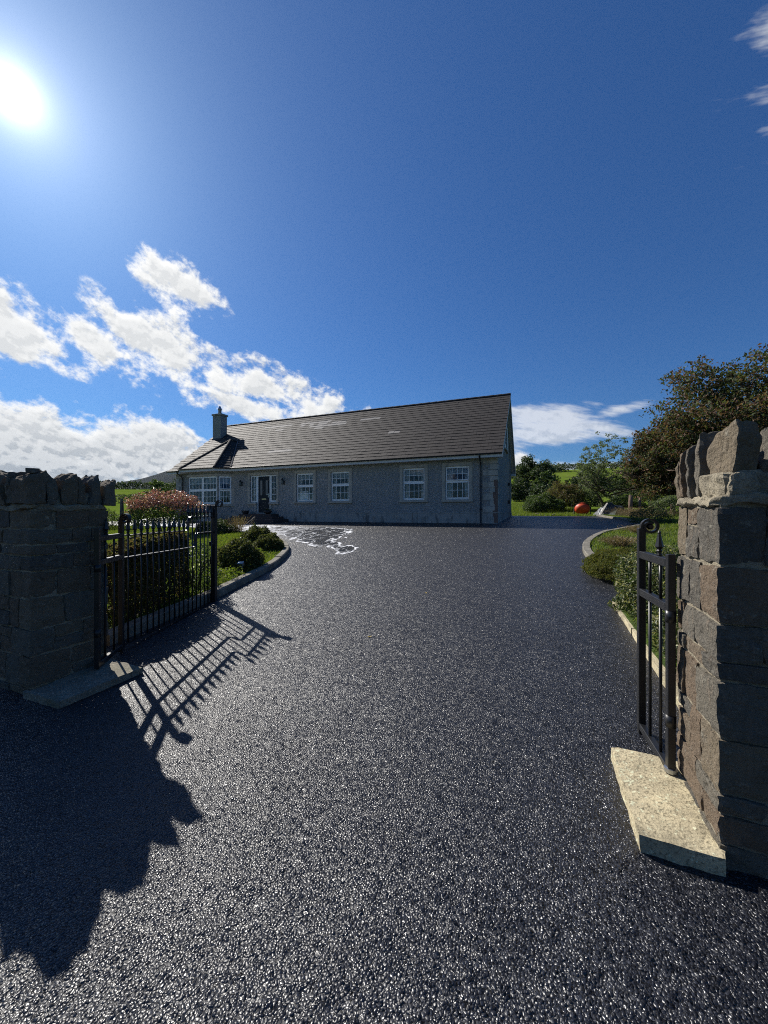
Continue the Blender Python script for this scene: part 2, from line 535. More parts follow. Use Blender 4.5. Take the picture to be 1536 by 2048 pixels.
def mat_leaf(name, cols, trans=0.4, rough=0.5, spec=0.35):
    """cols: leaf colours, one picked per leaf"""
    def b(nb, P):
        r = nb.attr('rnd')
        n = len(cols)
        col = nb.ramp(r, [(i / n, c) for i, c in enumerate(cols)], 'CONSTANT')
        r2 = nb.m('FRACT', r * 37.7)
        col = nb.mix(1.0, col, nb.vec(r2 * 0.6 + 0.7, r2 * 0.6 + 0.7, r2 * 0.6 + 0.7), 'MULTIPLY')
        pb = P(col, rough, None, spec)
        tr = nb.n('ShaderNodeBsdfTranslucent')
        nb.put(tr.inputs['Color'], nb.mix(1.0, col, (1.25, 1.3, 0.7, 1), 'MULTIPLY'))
        mx = nb.n('ShaderNodeMixShader'); mx.inputs[0].default_value = trans
        nb.t.links.new(pb, mx.inputs[1]); nb.t.links.new(tr.outputs[0], mx.inputs[2])
        return mx.outputs[0]
    return material(name, b)


def mat_ground():
    def b(nb, P):
        p = nb.pos()
        n = nb.noise(p, 0.05, 5, 0.6); m_ = nb.noise(p, 0.9, 6, 0.65); f = nb.noise(p, 14, 5, 0.7)
        col = nb.mix(nb.smooth(n, 0.35, 0.65), (0.095, 0.145, 0.018), (0.125, 0.17, 0.026))
        col = nb.mix(nb.smooth(m_, 0.5, 0.72) * 0.5, col, (0.10, 0.12, 0.035))
        col = nb.mix(nb.smooth(f, 0.5, 0.7) * 0.45, col, (0.035, 0.065, 0.012))
        return P(col, 1.0, nb.bump(f + m_ * 2, 0.9, 0.05), 0.0)
    return material('pasture', b)


def mat_soil():
    def b(nb, P):
        p = nb.pos()
        m_ = nb.noise(p, 1.3, 5, 0.6); f = nb.noise(p, 35, 5, 0.7)
        col = nb.mix(nb.smooth(m_, 0.4, 0.65), (0.045, 0.075, 0.015), (0.07, 0.10, 0.022))
        col = nb.mix(nb.smooth(f, 0.5, 0.65) * 0.6, col, (0.035, 0.028, 0.018))
        return P(col, 0.95, nb.bump(f, 1.0, 0.03), 0.15)
    return material('turf', b)


def mat_bark(name, c):
    def b(nb, P):
        p = nb.pos(); x, y, z = nb.sep(p)
        n = nb.noise(nb.vec(x * 9, y * 9, z * 1.6), 1.5, 6, 0.65)
        col = nb.mix(nb.smooth(n, 0.35, 0.65), c, tuple(k * 0.4 for k in c))
        return P(col, 0.9, nb.bump(n, 1.0, 0.03), 0.2)
    return material(name, b)


def mat_glass():
    def b(nb, P):
        fr = nb.n('ShaderNodeFresnel'); fr.inputs[0].default_value = 1.52
        gl = nb.n('ShaderNodeBsdfGlossy'); gl.inputs['Roughness'].default_value = 0.015
        tr = nb.n('ShaderNodeBsdfTransparent'); tr.inputs[0].default_value = (0.86, 0.89, 0.88, 1)
        p = nb.pos()
        gl_n = nb.bump(nb.noise(p, 1.8, 2, 0.5), 0.05, 0.02)
        nb.put(gl.inputs['Normal'], gl_n)
        mx = nb.n('ShaderNodeMixShader')
        nb.put(mx.inputs[0], nb.m('MULTIPLY', X(nb, fr.outputs[0]), 1.4, clamp=True))
        nb.t.links.new(tr.outputs[0], mx.inputs[1]); nb.t.links.new(gl.outputs[0], mx.inputs[2])
        return mx.outputs[0]
    return material('glass', b)


def mat_cloth(name, c, trans=0.3):
    def b(nb, P):
        pb = P(c, 0.9, None, 0.2)
        tr = nb.n('ShaderNodeBsdfTranslucent'); nb.put(tr.inputs['Color'], c)
        mx = nb.n('ShaderNodeMixShader'); mx.inputs[0].default_value = trans
        nb.t.links.new(pb, mx.inputs[1]); nb.t.links.new(tr.outputs[0], mx.inputs[2])
        return mx.outputs[0]
    return material(name, b)


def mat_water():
    """soapy water run over the tarmac: glossy dark film with trails of white froth along its edges and glare painted white at the left"""
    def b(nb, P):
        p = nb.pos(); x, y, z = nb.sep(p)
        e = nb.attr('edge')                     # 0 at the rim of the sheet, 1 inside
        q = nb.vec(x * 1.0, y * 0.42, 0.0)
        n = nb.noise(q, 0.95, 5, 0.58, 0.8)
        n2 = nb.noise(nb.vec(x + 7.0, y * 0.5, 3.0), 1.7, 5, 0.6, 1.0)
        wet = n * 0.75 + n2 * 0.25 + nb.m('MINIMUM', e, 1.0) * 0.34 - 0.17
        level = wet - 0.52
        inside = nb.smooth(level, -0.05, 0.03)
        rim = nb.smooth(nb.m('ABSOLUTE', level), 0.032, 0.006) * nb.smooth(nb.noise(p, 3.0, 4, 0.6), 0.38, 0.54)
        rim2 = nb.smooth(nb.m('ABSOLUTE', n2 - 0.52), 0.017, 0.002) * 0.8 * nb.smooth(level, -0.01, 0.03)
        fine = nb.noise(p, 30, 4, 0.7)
        glare = nb.smooth(x, -2.6, -5.5) * nb.smooth(nb.noise(q, 3.1, 6, 0.7), 0.40, 0.60) * nb.m('MINIMUM', e * 2.0, 1.0)  # white painted in towards the left for the glare of wet tarmac
        suds_glare = nb.m('MULTIPLY', nb.m('MAXIMUM', nb.m('MAXIMUM', rim, rim2), glare), nb.smooth(fine, 0.30, 0.5), clamp=True)
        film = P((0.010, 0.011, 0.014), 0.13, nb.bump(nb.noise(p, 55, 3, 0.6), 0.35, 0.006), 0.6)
        foam_glare = P((0.82, 0.83, 0.84), 0.8, nb.bump(fine, 0.6, 0.01), 0.3)
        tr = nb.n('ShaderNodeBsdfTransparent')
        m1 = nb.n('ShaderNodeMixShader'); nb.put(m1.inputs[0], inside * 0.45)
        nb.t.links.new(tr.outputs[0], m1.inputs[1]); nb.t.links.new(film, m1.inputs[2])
        m2 = nb.n('ShaderNodeMixShader'); nb.put(m2.inputs[0], suds_glare)
        nb.t.links.new(m1.outputs[0], m2.inputs[1]); nb.t.links.new(foam_glare, m2.inputs[2])
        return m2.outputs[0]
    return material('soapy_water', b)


M = dict(
    asphalt=mat_asphalt(), stone=mat_stone(), mortar=mat_mortar(), roughcast=mat_render(),
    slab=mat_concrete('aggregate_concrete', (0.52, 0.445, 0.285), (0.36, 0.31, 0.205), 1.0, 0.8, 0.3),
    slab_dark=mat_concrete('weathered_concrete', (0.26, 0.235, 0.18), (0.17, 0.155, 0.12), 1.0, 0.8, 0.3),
    kerb=mat_concrete('kerb_concrete', (0.24, 0.22, 0.18), (0.14, 0.13, 0.105), 0.5),
    iron=mat_paint('black_iron_paint', (0.012, 0.0125, 0.014), 0.34, 0.5, 0.3),
    plinth=mat_plaster('plinth_plaster', (0.32, 0.31, 0.285), 0.7), band=mat_plaster('band_plaster', (0.40, 0.365, 0.31), 0.25),
    quoin=mat_plaster('quoin_plaster', (0.40, 0.37, 0.32), 0.3), quoin_red=mat_plaster('quoin_bare', (0.16, 0.105, 0.085), 0.3),
    tile=mat_tile('roof_tile', (0.028, 0.024, 0.0225), (0.052, 0.044, 0.040)), tile_pale=mat_tile('pale_roof_tile', (0.20, 0.185, 0.17), (0.28, 0.26, 0.24)),
    upvc=mat_paint('white_plastic', (0.78, 0.79, 0.79), 0.35, 0.5, 0.08), fascia=mat_paint('fascia_paint', (0.55, 0.55, 0.55), 0.45, 0.4, 0.2),
    gutter=mat_paint('black_gutter', (0.014, 0.014, 0.016), 0.4, 0.5, 0.2), glass=mat_glass(),
    door=mat_paint('door_paint', (0.008, 0.012, 0.018), 0.5, 0.3, 0.1), brass=mat_paint('brass', (0.55, 0.42, 0.22), 0.35, 0.5, 0.2, 0.8),
    frosted=mat_paint('frosted_glass', (0.16, 0.14, 0.13), 0.25, 0.5, 0.3), steel=mat_paint('brushed_steel', (0.45, 0.46, 0.47), 0.3, 0.5, 0.1, 0.9),
    net=mat_cloth('net_curtain', (0.55, 0.58, 0.59), 0.3), drape=mat_cloth('drape', (0.55, 0.53, 0.48), 0.2), inner=mat_paint('room_paint', (0.10, 0.095, 0.09), 0.9, 0.1),
    brick_step=mat_plaster('dark_brick_step', (0.075, 0.052, 0.045), 0.3), ground=mat_ground(), turf=mat_soil(), water=mat_water(),
    bark=mat_bark('bark', (0.12, 0.095, 0.07)), bark_pale=mat_bark('pale_bark', (0.20, 0.14, 0.105)), timber=mat_bark('weathered_timber', (0.16, 0.14, 0.12)),
    grass=mat_leaf('grass_blades', [(0.115, 0.165, 0.022), (0.14, 0.19, 0.028), (0.09, 0.14, 0.018), (0.17, 0.19, 0.045)], 0.45, 0.55, 0.25),
    lf_box=mat_leaf('box_leaves', [(0.075, 0.090, 0.028), (0.098, 0.109, 0.034), (0.057, 0.075, 0.023), (0.138, 0.132, 0.052)], 0.38, 0.6, 0.2),
    lf_hedge=mat_leaf('hedge_leaves', [(0.094, 0.094, 0.035), (0.116, 0.110, 0.040), (0.149, 0.099, 0.055), (0.066, 0.075, 0.029)], 0.42, 0.6, 0.25),
    lf_heather=mat_leaf('heather_leaves', [(0.11, 0.115, 0.028), (0.085, 0.10, 0.026), (0.14, 0.13, 0.036), (0.06, 0.078, 0.022)], 0.4, 0.65, 0.15),
    lf_varieg=mat_leaf('variegated_leaves', [(0.085, 0.11, 0.04), (0.06, 0.085, 0.03), (0.30, 0.29, 0.16), (0.045, 0.07, 0.025)], 0.35),
    lf_red=mat_leaf('red_young_leaves', [(0.34, 0.12, 0.13), (0.44, 0.21, 0.21), (0.22, 0.085, 0.085), (0.50, 0.31, 0.30), (0.08, 0.085, 0.035)], 0.3, 0.35, 0.5),
    lf_dark=mat_leaf('dark_green_leaves', [(0.052, 0.078, 0.026), (0.072, 0.091, 0.033), (0.039, 0.058, 0.021)], 0.35),
    lf_copper=mat_leaf('copper_leaves', [(0.076, 0.081, 0.034), (0.066, 0.087, 0.034), (0.127, 0.078, 0.048), (0.055, 0.072, 0.030), (0.092, 0.106, 0.044), (0.149, 0.086, 0.057), (0.081, 0.097, 0.040)], 0.33, 0.65, 0.2),
    lf_ash=mat_leaf('ash_leaves', [(0.11, 0.14, 0.075), (0.13, 0.16, 0.085), (0.085, 0.12, 0.055)], 0.45),
    lf_mid=mat_leaf('mid_green_leaves', [(0.069, 0.106, 0.030), (0.088, 0.125, 0.037), (0.050, 0.085, 0.025)], 0.35),
    lf_far=mat_leaf('far_tree_leaves', [(0.046, 0.072, 0.026), (0.058, 0.085, 0.031), (0.036, 0.058, 0.021), (0.072, 0.091, 0.039)], 0.3),
    lf_dry=mat_leaf('dry_stems', [(0.20, 0.14, 0.085), (0.15, 0.105, 0.06), (0.12, 0.11, 0.05), (0.26, 0.19, 0.12)], 0.3),
    petal=mat_leaf('white_petals', [(0.8, 0.8, 0.78), (0.75, 0.74, 0.72)], 0.4),
    leaf_yellow=mat_paint('yellow_leaf', (0.42, 0.30, 0.06), 0.6, 0.3, 0.3),
    orange=mat_paint('orange_paint', (0.58, 0.065, 0.014), 0.5, 0.4, 0.35, 0, 0.4), rubber=mat_paint('black_rubber', (0.015, 0.015, 0.016), 0.7, 0.3),
    tarp=mat_paint('dark_tarpaulin', (0.035, 0.045, 0.055), 0.4, 0.5, 0.4, 0, 0.3), white_wood=mat_paint('whitewashed_board', (0.32, 0.30, 0.27), 0.7, 0.3, 0.4),
    pale_sheet=mat_paint('grey_green_sheet', (0.10, 0.12, 0.105), 0.5, 0.4, 0.4, 0, 0.3),
    wool=mat_plaster('wool', (0.72, 0.68, 0.60), 0.05), towel=mat_cloth('white_cushion_cloth', (0.82, 0.83, 0.83), 0.15), planter=mat_paint('black_planter', (0.014, 0.014, 0.016), 0.55, 0.4),
    heath=mat_paint('cloud_shaded_heather', (0.030, 0.032, 0.026), 1.0, 0.0, 0.5, 0, 0.002), slate=mat_plaster('slate', (0.10, 0.10, 0.11), 0.2),  # heath: heather colour darkened to hold the cloud shadow over the mountain
)


# ------------------------------------------------------------------ ground, hills, mountain
def build_ground():
    rings = [0.0] + [30.0 * (1.0 + 0.0) * i / 24 for i in range(1, 25)]
    r = 30.0
    while r < 8000: r *= 1.055; rings.append(r)
    NS = 288
    V = [(0, 0, ground_z(0, 0) - 0.12)]
    for r in rings[1:]:
        low = 0.12 if r < 27 else 0.12 * max(0, (32 - r) / 5) if r < 32 else 0.0
        for k in range(NS):
            a = 2 * math.pi * k / NS
            x, y = r * math.sin(a), r * math.cos(a)
            V.append((x, y, ground_z(x, y) - low))
    F = [(0, 1 + (k + 1) % NS, 1 + k) for k in range(NS)]
    for i in range(len(rings) - 2):
        for k in range(NS):
            a = 1 + i * NS + k; b = 1 + i * NS + (k + 1) % NS
            F.append((a, b, b + NS, a + NS))
    me = np_mesh('ground', V, F, smooth=True)
    bm = bmesh.new(); bm.from_mesh(me); bmesh.ops.recalc_face_normals(bm, faces=bm.faces); bm.to_mesh(me); bm.free()
    tag(obj('ground', me, M['ground']), kind='structure')


build_ground()


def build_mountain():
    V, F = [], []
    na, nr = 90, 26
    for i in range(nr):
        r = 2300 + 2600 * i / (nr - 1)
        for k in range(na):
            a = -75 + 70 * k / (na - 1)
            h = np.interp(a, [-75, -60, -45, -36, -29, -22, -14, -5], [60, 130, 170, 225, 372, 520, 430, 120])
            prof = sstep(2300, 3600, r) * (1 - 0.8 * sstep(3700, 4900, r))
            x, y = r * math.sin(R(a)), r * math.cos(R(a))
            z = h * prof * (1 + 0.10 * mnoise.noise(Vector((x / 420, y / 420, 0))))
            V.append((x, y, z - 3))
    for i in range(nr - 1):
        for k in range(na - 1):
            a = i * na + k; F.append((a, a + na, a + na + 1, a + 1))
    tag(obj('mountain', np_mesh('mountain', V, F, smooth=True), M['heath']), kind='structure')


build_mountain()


def in_poly(x, y, poly):
    c = False; n = len(poly); j = n - 1
    for i in range(n):
        xi, yi = poly[i]; xj, yj = poly[j]
        if (yi > y) != (yj > y) and x < (xj - xi) * (y - yi) / (yj - yi) + xi: c = not c
        j = i
    return c


def in_poly_np(X_, Y_, poly):
    c = np.zeros(len(X_), dtype=bool); j = len(poly) - 1
    for i in range(len(poly)):
        xi, yi = poly[i]; xj, yj = poly[j]
        if yi != yj:
            c ^= ((yi > Y_) != (yj > Y_)) & (X_ < (xj - xi) * (Y_ - yi) / (yj - yi) + xi)
        j = i
    return c


def sheet(name, poly, dz, mat, step=0.5, skirt=0.0):
    """a ground sheet over a polygon: grid-cut triangulation that follows the terrain"""
    bm = bmesh.new()
    f = bm.faces.new([bm.verts.new((x, y, 0)) for x, y in poly])
    bmesh.ops.triangulate(bm, faces=[f])
    xs = [p[0] for p in poly]; ys = [p[1] for p in poly]
    for ax, lo, hi in ((0, min(xs), max(xs)), (1, min(ys), max(ys))):
        v = lo + step
        while v < hi:
            co = [0, 0, 0]; no = [0, 0, 0]; co[ax] = v; no[ax] = 1
            bmesh.ops.bisect_plane(bm, geom=bm.verts[:] + bm.edges[:] + bm.faces[:], plane_co=co, plane_no=no)
            v += step
    for v in bm.verts: v.co.z = ground_z(v.co.x, v.co.y) + dz
    bmesh.ops.recalc_face_normals(bm, faces=bm.faces)
    for f in bm.faces:
        if f.normal.z < 0: f.normal_flip()
        f.smooth = True
    if skirt:
        ed = [e for e in bm.edges if e.is_boundary]
        r = bmesh.ops.extrude_edge_only(bm, edges=ed)
        for g_ in r['geom']:
            if isinstance(g_, bmesh.types.BMVert): g_.co.z -= skirt
    me = D.meshes.new(name); bm.to_mesh(me); bm.free()
    return obj(name, me, mat)


DRIVE = [(-24, -7), (18, -7), (18, 10), (11.5, 15.0), (10.33, 15.79), (11.39, 18.34), (12.15, 20.66), (13.08, 23.28), (9.2, 25.3), (3, 28.5), (-9, 33), (-17, 29.5), (-17, 24), (-24, 21)]
tag(sheet('driveway', DRIVE, 0.0, M['asphalt'], 1.0), kind='structure')


def smooth_path(pts, n=6):
    out = []
    P = [Vector((p[0], p[1])) for p in pts]
    for i in range(len(P) - 1):
        p0 = P[max(i - 1, 0)]; p1 = P[i]; p2 = P[i + 1]; p3 = P[min(i + 2, len(P) - 1)]
        for k in range(n):
            t = k / n
            out.append(0.5 * ((2 * p1) + (-p0 + p2) * t + (2 * p0 - 5 * p1 + 4 * p2 - p3) * t * t + (-p0 + 3 * p1 - 3 * p2 + p3) * t ** 3))
    out.append(P[-1]); return out


KERB_L = smooth_path([(-2.69, 3.72), (-2.53, 4.42), (-2.36, 5.29), (-2.30, 5.9), (-2.18, 7.3), (-2.22, 8.35), (-2.40, 9.6), (-2.80, 10.9), (-3.5, 12.3), (-4.9, 14.0), (-7.0, 15.9), (-9.8, 17.6), (-13.0, 18.9), (-17.0, 19.3)])
KERB_R = smooth_path([(3.05, 5.02), (3.42, 5.75), (3.75, 6.5), (4.10, 7.4), (4.66, 8.9), (5.5, 10.35), (6.9, 12.0), (8.6, 13.3), (9.9, 14.6), (10.33, 15.79), (11.39, 18.34), (12.15, 20.66), (13.08, 23.28)])


def offset_path(path, d):      # positive = to the left of travel
    out = []
    for i, p in enumerate(path):
        t = (path[min(i + 1, len(path) - 1)] - path[max(i - 1, 0)]).normalized()
        out.append(p + Vector((-t.y, t.x)) * d)
    return out


def kerb(path, width, height, side, length, name='kerb'):
    """a row of separate kerb stones along a path, each sitting on the terrain; side = which way the stone lies from the path"""
    root = tag(empty(name, (path[0].x, path[0].y, ground_z(*path[0]))), kind='structure')
    base = root.location
    acc = 0.0; seg = [path[0]]
    rnd = random.Random(5)
    def flush(seg):
        if len(seg) < 2: return
        a, b = seg[0], seg[-1]
        inner = offset_path(seg, side * width)
        h = height + rnd.uniform(-0.008, 0.008)
        # little gap at both ends
        n = len(seg)
        mb = MB(); vs = []; fs = []
        for i in range(n):
            o, q = Vector(seg[i]), Vector(inner[i])
            if i == 0: d = (seg[1] - seg[0]).normalized() * 0.006; o += d; q += d
            if i == n - 1: d = (seg[-1] - seg[-2]).normalized() * 0.006; o -= d; q -= d
            zo = ground_z(*o)
            b1 = 0.016
            ins = (q - o).normalized() * b1
            vs += [(o.x, o.y, zo - 0.08), (o.x, o.y, zo + h - b1), (o.x + ins.x, o.y + ins.y, zo + h), (q.x, q.y, zo + h + rnd.uniform(-0.003, 0.003)), (q.x, q.y, zo - 0.08)]
        for i in range(n - 1):
            for k in range(4):
                a_ = i * 5 + k; fs.append((a_, a_ + 1, a_ + 6, a_ + 5))
        fs.append((0, 1, 2, 3, 4)); e = (n - 1) * 5; fs.append((e + 4, e + 3, e + 2, e + 1, e))
        mb.add([(v[0] - base.x, v[1] - base.y, v[2] - base.z) for v in vs], fs)
        mb.build('kerb_stone', M['kerb'], root)
    for i in range(1, len(path)):
        d = (path[i] - path[i - 1]).length
        acc += d; seg.append(path[i])
        if acc >= length: flush(seg); seg = [path[i]]; acc = 0
    flush(seg)
    return root


kerb(KERB_L, 0.13, 0.115, 1, 0.85)
kerb(KERB_R[2 * 6:], 0.16, 0.10, -1, 0.6)


LAWN_L = [tuple(p) for p in offset_path(KERB_L, 0.12)] + [(-20, 19.3), (-24, 12.0), (-17.0, 9.1), (-3.0, 3.45)]
LAWN_R = [tuple(p) for p in reversed(offset_path(KERB_R, -0.15))] + [(2.95, 4.8), (2.45, 3.5), (2.05, 2.35), (14.0, -2.6), (22, 2), (24, 20), (17, 25)]
tag(sheet('lawn', LAWN_L, 0.075, M['turf'], 0.6, 0.2), kind='structure')
tag(sheet('lawn', LAWN_R, 0.070, M['turf'], 0.6, 0.2), kind='structure')


def grass_blades(name, poly, dz, n_of, hmin, hmax, ymax, label):
    """blades thinned out with distance"""
    xs = [p[0] for p in poly]; ys = [p[1] for p in poly]
    pts = []
    cand = rng.random((int(n_of), 2))
    cand[:, 0] = min(xs) + cand[:, 0] * (max(xs) - min(xs)); cand[:, 1] = min(ys) + cand[:, 1] * (min(max(ys), ymax) - min(ys))
    X_, Y_ = cand[:, 0], cand[:, 1]
    ok = (Y_ > 2.6) & (np.abs(X_) < Y_ * 1.06 + 0.5)
    cand = cand[ok]; cand = cand[in_poly_np(cand[:, 0], cand[:, 1], poly)]
    pts = [(x, y, ground_z(x, y) + dz) for x, y in cand.tolist()]
    P = np.array(pts); n = len(P)
    h = rng.uniform(hmin, hmax, n) * (0.6 + 0.8 * np.array([0.5 + 0.5 * mnoise.noise(Vector((p[0] * 0.8, p[1] * 0.8, 0))) for p in pts]))
    a = rng.uniform(0, 6.283, n); w = 0.004 + 0.0007 * P[:, 1]
    side = np.stack([np.cos(a), np.sin(a), np.zeros(n)], 1)
    lean = np.stack([rng.normal(0, 0.4, n), rng.normal(0, 0.4, n), np.ones(n)], 1)
    V = np.empty((n, 3, 3)); V[:, 0] = P - side * w[:, None]; V[:, 1] = P + side * w[:, None]; V[:, 2] = P + lean * h[:, None]
    me = np_mesh(name, V.reshape(-1, 3), np.arange(n * 3).reshape(n, 3), rng.random(n))
    return tag(obj(name, me, M['grass']), label, 'grass', kind='stuff')


grass_blades('lawn_grass', LAWN_L, 0.07, 420000, 0.03, 0.075, 19.5, 'short bright green grass of the lawn behind the open gate')
grass_blades('lawn_grass', LAWN_R, 0.065, 300000, 0.03, 0.075, 24, 'short green grass of the lawn beyond the right gate pillar')

# ------------------------------------------------------------------ wet soapy patch on the tarmac
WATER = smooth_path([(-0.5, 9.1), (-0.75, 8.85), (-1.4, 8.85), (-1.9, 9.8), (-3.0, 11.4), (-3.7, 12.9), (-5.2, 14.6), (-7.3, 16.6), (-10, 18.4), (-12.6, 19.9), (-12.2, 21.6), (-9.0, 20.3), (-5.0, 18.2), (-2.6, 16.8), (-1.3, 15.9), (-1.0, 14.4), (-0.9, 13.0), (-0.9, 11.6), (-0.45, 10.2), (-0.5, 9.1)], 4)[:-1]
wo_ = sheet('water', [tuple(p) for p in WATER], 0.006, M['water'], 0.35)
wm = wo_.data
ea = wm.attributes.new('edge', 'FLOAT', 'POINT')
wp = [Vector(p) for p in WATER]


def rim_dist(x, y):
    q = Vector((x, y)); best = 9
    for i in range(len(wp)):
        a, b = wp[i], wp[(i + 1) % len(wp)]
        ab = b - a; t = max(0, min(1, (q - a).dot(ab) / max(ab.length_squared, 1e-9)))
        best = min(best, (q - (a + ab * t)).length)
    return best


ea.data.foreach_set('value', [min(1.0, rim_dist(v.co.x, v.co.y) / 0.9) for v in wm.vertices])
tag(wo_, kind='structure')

# ------------------------------------------------------------------ house
ROTH = math.atan2(-0.379, 0.925)
house = tag(empty('bungalow', (HC[0], HC[1], HZ), ROTH), 'long grey roughcast bungalow with brown tiled roof, chimney and bay window', 'house')
WL, WD, WH = -19.5, 9.0, 2.92            # left end, depth, wall height
EAVE_Y, EAVE_Z, RIDGE_Y, RIDGE_Z = -0.42, 3.04, 4.5, 6.90
SL = (RIDGE_Z - EAVE_Z) / (RIDGE_Y - EAVE_Y)
PITCH = math.atan(SL)
WIN_X = [-1.75, -3.82, -7.78, -9.92]     # window centres along the front
DOOR_X = -12.70
BAY0, BAY1, BAYP = -18.44, -14.86, 0.6   # bay: left and right root, projection

# openings in the front wall: x0, x1, z0, z1
holes = [(x - 0.545, x + 0.545, 1.08, 2.60) for x in WIN_X] + [(DOOR_X - 0.45, DOOR_X + 0.45, 0.40, 2.60), (DOOR_X - 0.93, DOOR_X - 0.45, 1.06, 2.60), (DOOR_X + 0.45, DOOR_X + 0.93, 1.06, 2.60), (BAY0 + 0.1, BAY1 - 0.1, 0.95, 2.6)]


def wall_holes(mb, x0, x1, z0, z1, holes, th, place):
    xs = sorted({x0, x1} | {h[0] for h in holes} | {h[1] for h in holes}); zs = sorted({z0, z1} | {h[2] for h in holes} | {h[3] for h in holes})
    def inside(x, z): return any(h[0] < x < h[1] and h[2] < z < h[3] for h in holes)
    for i in range(len(xs) - 1):
        for k in range(len(zs) - 1):
            if inside((xs[i] + xs[i + 1]) / 2, (zs[k] + zs[k + 1]) / 2): continue
            for y in (0, th):
                mb.add([place(xs[i], y, zs[k]), place(xs[i + 1], y, zs[k]), place(xs[i + 1], y, zs[k + 1]), place(xs[i], y, zs[k + 1])], [(0, 1, 2, 3)])
    ed = []
    for i in range(len(xs) - 1):
        for k in range(len(zs) - 1):
            c = (xs[i] + xs[i + 1]) / 2, (zs[k] + zs[k + 1]) / 2
            if not inside(*c): continue
            if not inside(xs[i] - 1e-4, c[1]): ed.append(((xs[i], zs[k]), (xs[i], zs[k + 1])))
            if not inside(xs[i + 1] + 1e-4, c[1]): ed.append(((xs[i + 1], zs[k]), (xs[i + 1], zs[k + 1])))
            if not inside(c[0], zs[k] - 1e-4): ed.append(((xs[i], zs[k]), (xs[i + 1], zs[k])))
            if not inside(c[0], zs[k + 1] + 1e-4): ed.append(((xs[i], zs[k + 1]), (xs[i + 1], zs[k + 1])))
    for a, b in ed:
        mb.add([place(a[0], 0, a[1]), place(b[0], 0, b[1]), place(b[0], th, b[1]), place(a[0], th, a[1])], [(0, 1, 2, 3)])


mb = MB()
wall_holes(mb, WL, 0.0, -0.5, WH, holes, 0.3, lambda x, y, z: (x, y, z))
mb.box(WL, 0, WD - 0.3, WD, -0.5, WH)                          # rear wall
gab = [(0.3, -0.5), (WD - 0.3, -0.5), (WD - 0.3, WH), (WD, WH), (RIDGE_Y, RIDGE_Z - 0.14), (0, WH), (0.3, WH)]
for x0, x1 in ((-0.3, 0.0), (WL, WL + 0.3)):
    n = len(gab)
    vs = [(x0, y, z) for y, z in gab] + [(x1, y, z) for y, z in gab]
    mb.add(vs, [tuple(range(n)), tuple(range(n, 2 * n))] + [(i, (i + 1) % n, n + (i + 1) % n, n + i) for i in range(n)])
mb.build('wall', M['roughcast'], house)
MB().box(WL + 0.3, -0.3, 0.3, WD - 0.3, 2.70, 2.74).box(WL + 0.3, -0.3, 0.3, WD - 0.3, 0.3, 0.34).box(WL + 0.3, -0.3, 3.4, 3.5, 0.34, 2.7).build('room', M['inner'], house)

# bay walls: front and two canted sides
bx0, bx1 = BAY0 + BAYP, BAY1 - BAYP
mb = MB()
bay_win = (bx0 + 0.07, bx1 - 0.07, 0.99, 2.60)
wall_holes(mb, bx0, bx1, -0.5, WH, [bay_win], 0.12, lambda x, y, z: (x, y - BAYP, z))
cl = BAYP * math.sqrt(2)
rt2 = math.sqrt(0.5)
canR = lambda s, y, z: (bx1 + s * rt2 - y * rt2, -BAYP + s * rt2 + y * rt2, z)      # along the right cant, y = inwards
canL = lambda s, y, z: (bx0 - s * rt2 + y * rt2, -BAYP + s * rt2 + y * rt2, z)
for cf in (canR, canL): wall_holes(mb, 0, cl, -0.5, WH, [(0.06, cl - 0.10, 0.99, 2.60)], 0.1, cf)
mb.build('bay_wall', M['roughcast'], house)

# plinth, base course
mb = MB()
mb.box(BAY1, 0.025, -0.025, 0.0, -0.5, 0.47); mb.box(0.0, 0.025, 0.0, WD + 0.02, -0.5, 0.47); mb.box(WL - 0.025, BAY0, -0.025, 0.0, -0.5, 0.47)
mb.box(bx0, bx1, -BAYP - 0.025, -BAYP, -0.5, 0.47)
for cf in (canR, canL):
    mb.add([cf(0, -0.025, -0.5), cf(cl, -0.025, -0.5), cf(cl, -0.025, 0.47), cf(0, -0.025, 0.47), cf(0, 0, -0.5), cf(cl, 0, -0.5), cf(cl, 0, 0.47), cf(0, 0, 0.47)], [(0, 1, 2, 3), (3, 2, 6, 7), (0, 3, 7, 4), (1, 5, 6, 2)])
mb.build('plinth', M['plinth'], house)
MB().box(BAY1 + 0.02, 0.035, -0.036, -0.025, 0.455, 0.485).box(0.025, 0.036, -0.025, WD, 0.455, 0.485).build('plinth_cap', M['plinth'], house)

# quoins: alternate long and short blocks up both front corners
for i in range(9):
    z0 = 0.50 + i * 0.268
    lw = 0.62 if i % 2 == 0 else 0.30
    m_ = M['quoin'] if i not in (0, 1, 2, 3) else M['quoin']
    MB().box(-lw, 0.022, -0.022, 0.0, z0, z0 + 0.246).box(0.0, 0.0215, 0.0, 0.30 if i % 2 == 0 else 0.60, z0, z0 + 0.246).build('quoin', m_, house, bevel=0.006)
    MB().box(WL - 0.02, WL + (0.45 if i % 2 == 0 else 0.25), -0.022, 0.0, z0, z0 + 0.255).build('quoin', M['quoin'], house, bevel=0.006)
# bare patch where the render has come off the corner
mb = MB()
for i in range(7):
    z0 = 0.03 + i * 0.27
    wv = 0.13 + 0.05 * math.sin(i * 2.1)
    mb.box(-wv, 0.0295, -0.0295, 0.04, z0, z0 + 0.27)
mb.build('bare_corner', M['quoin_red'], house)


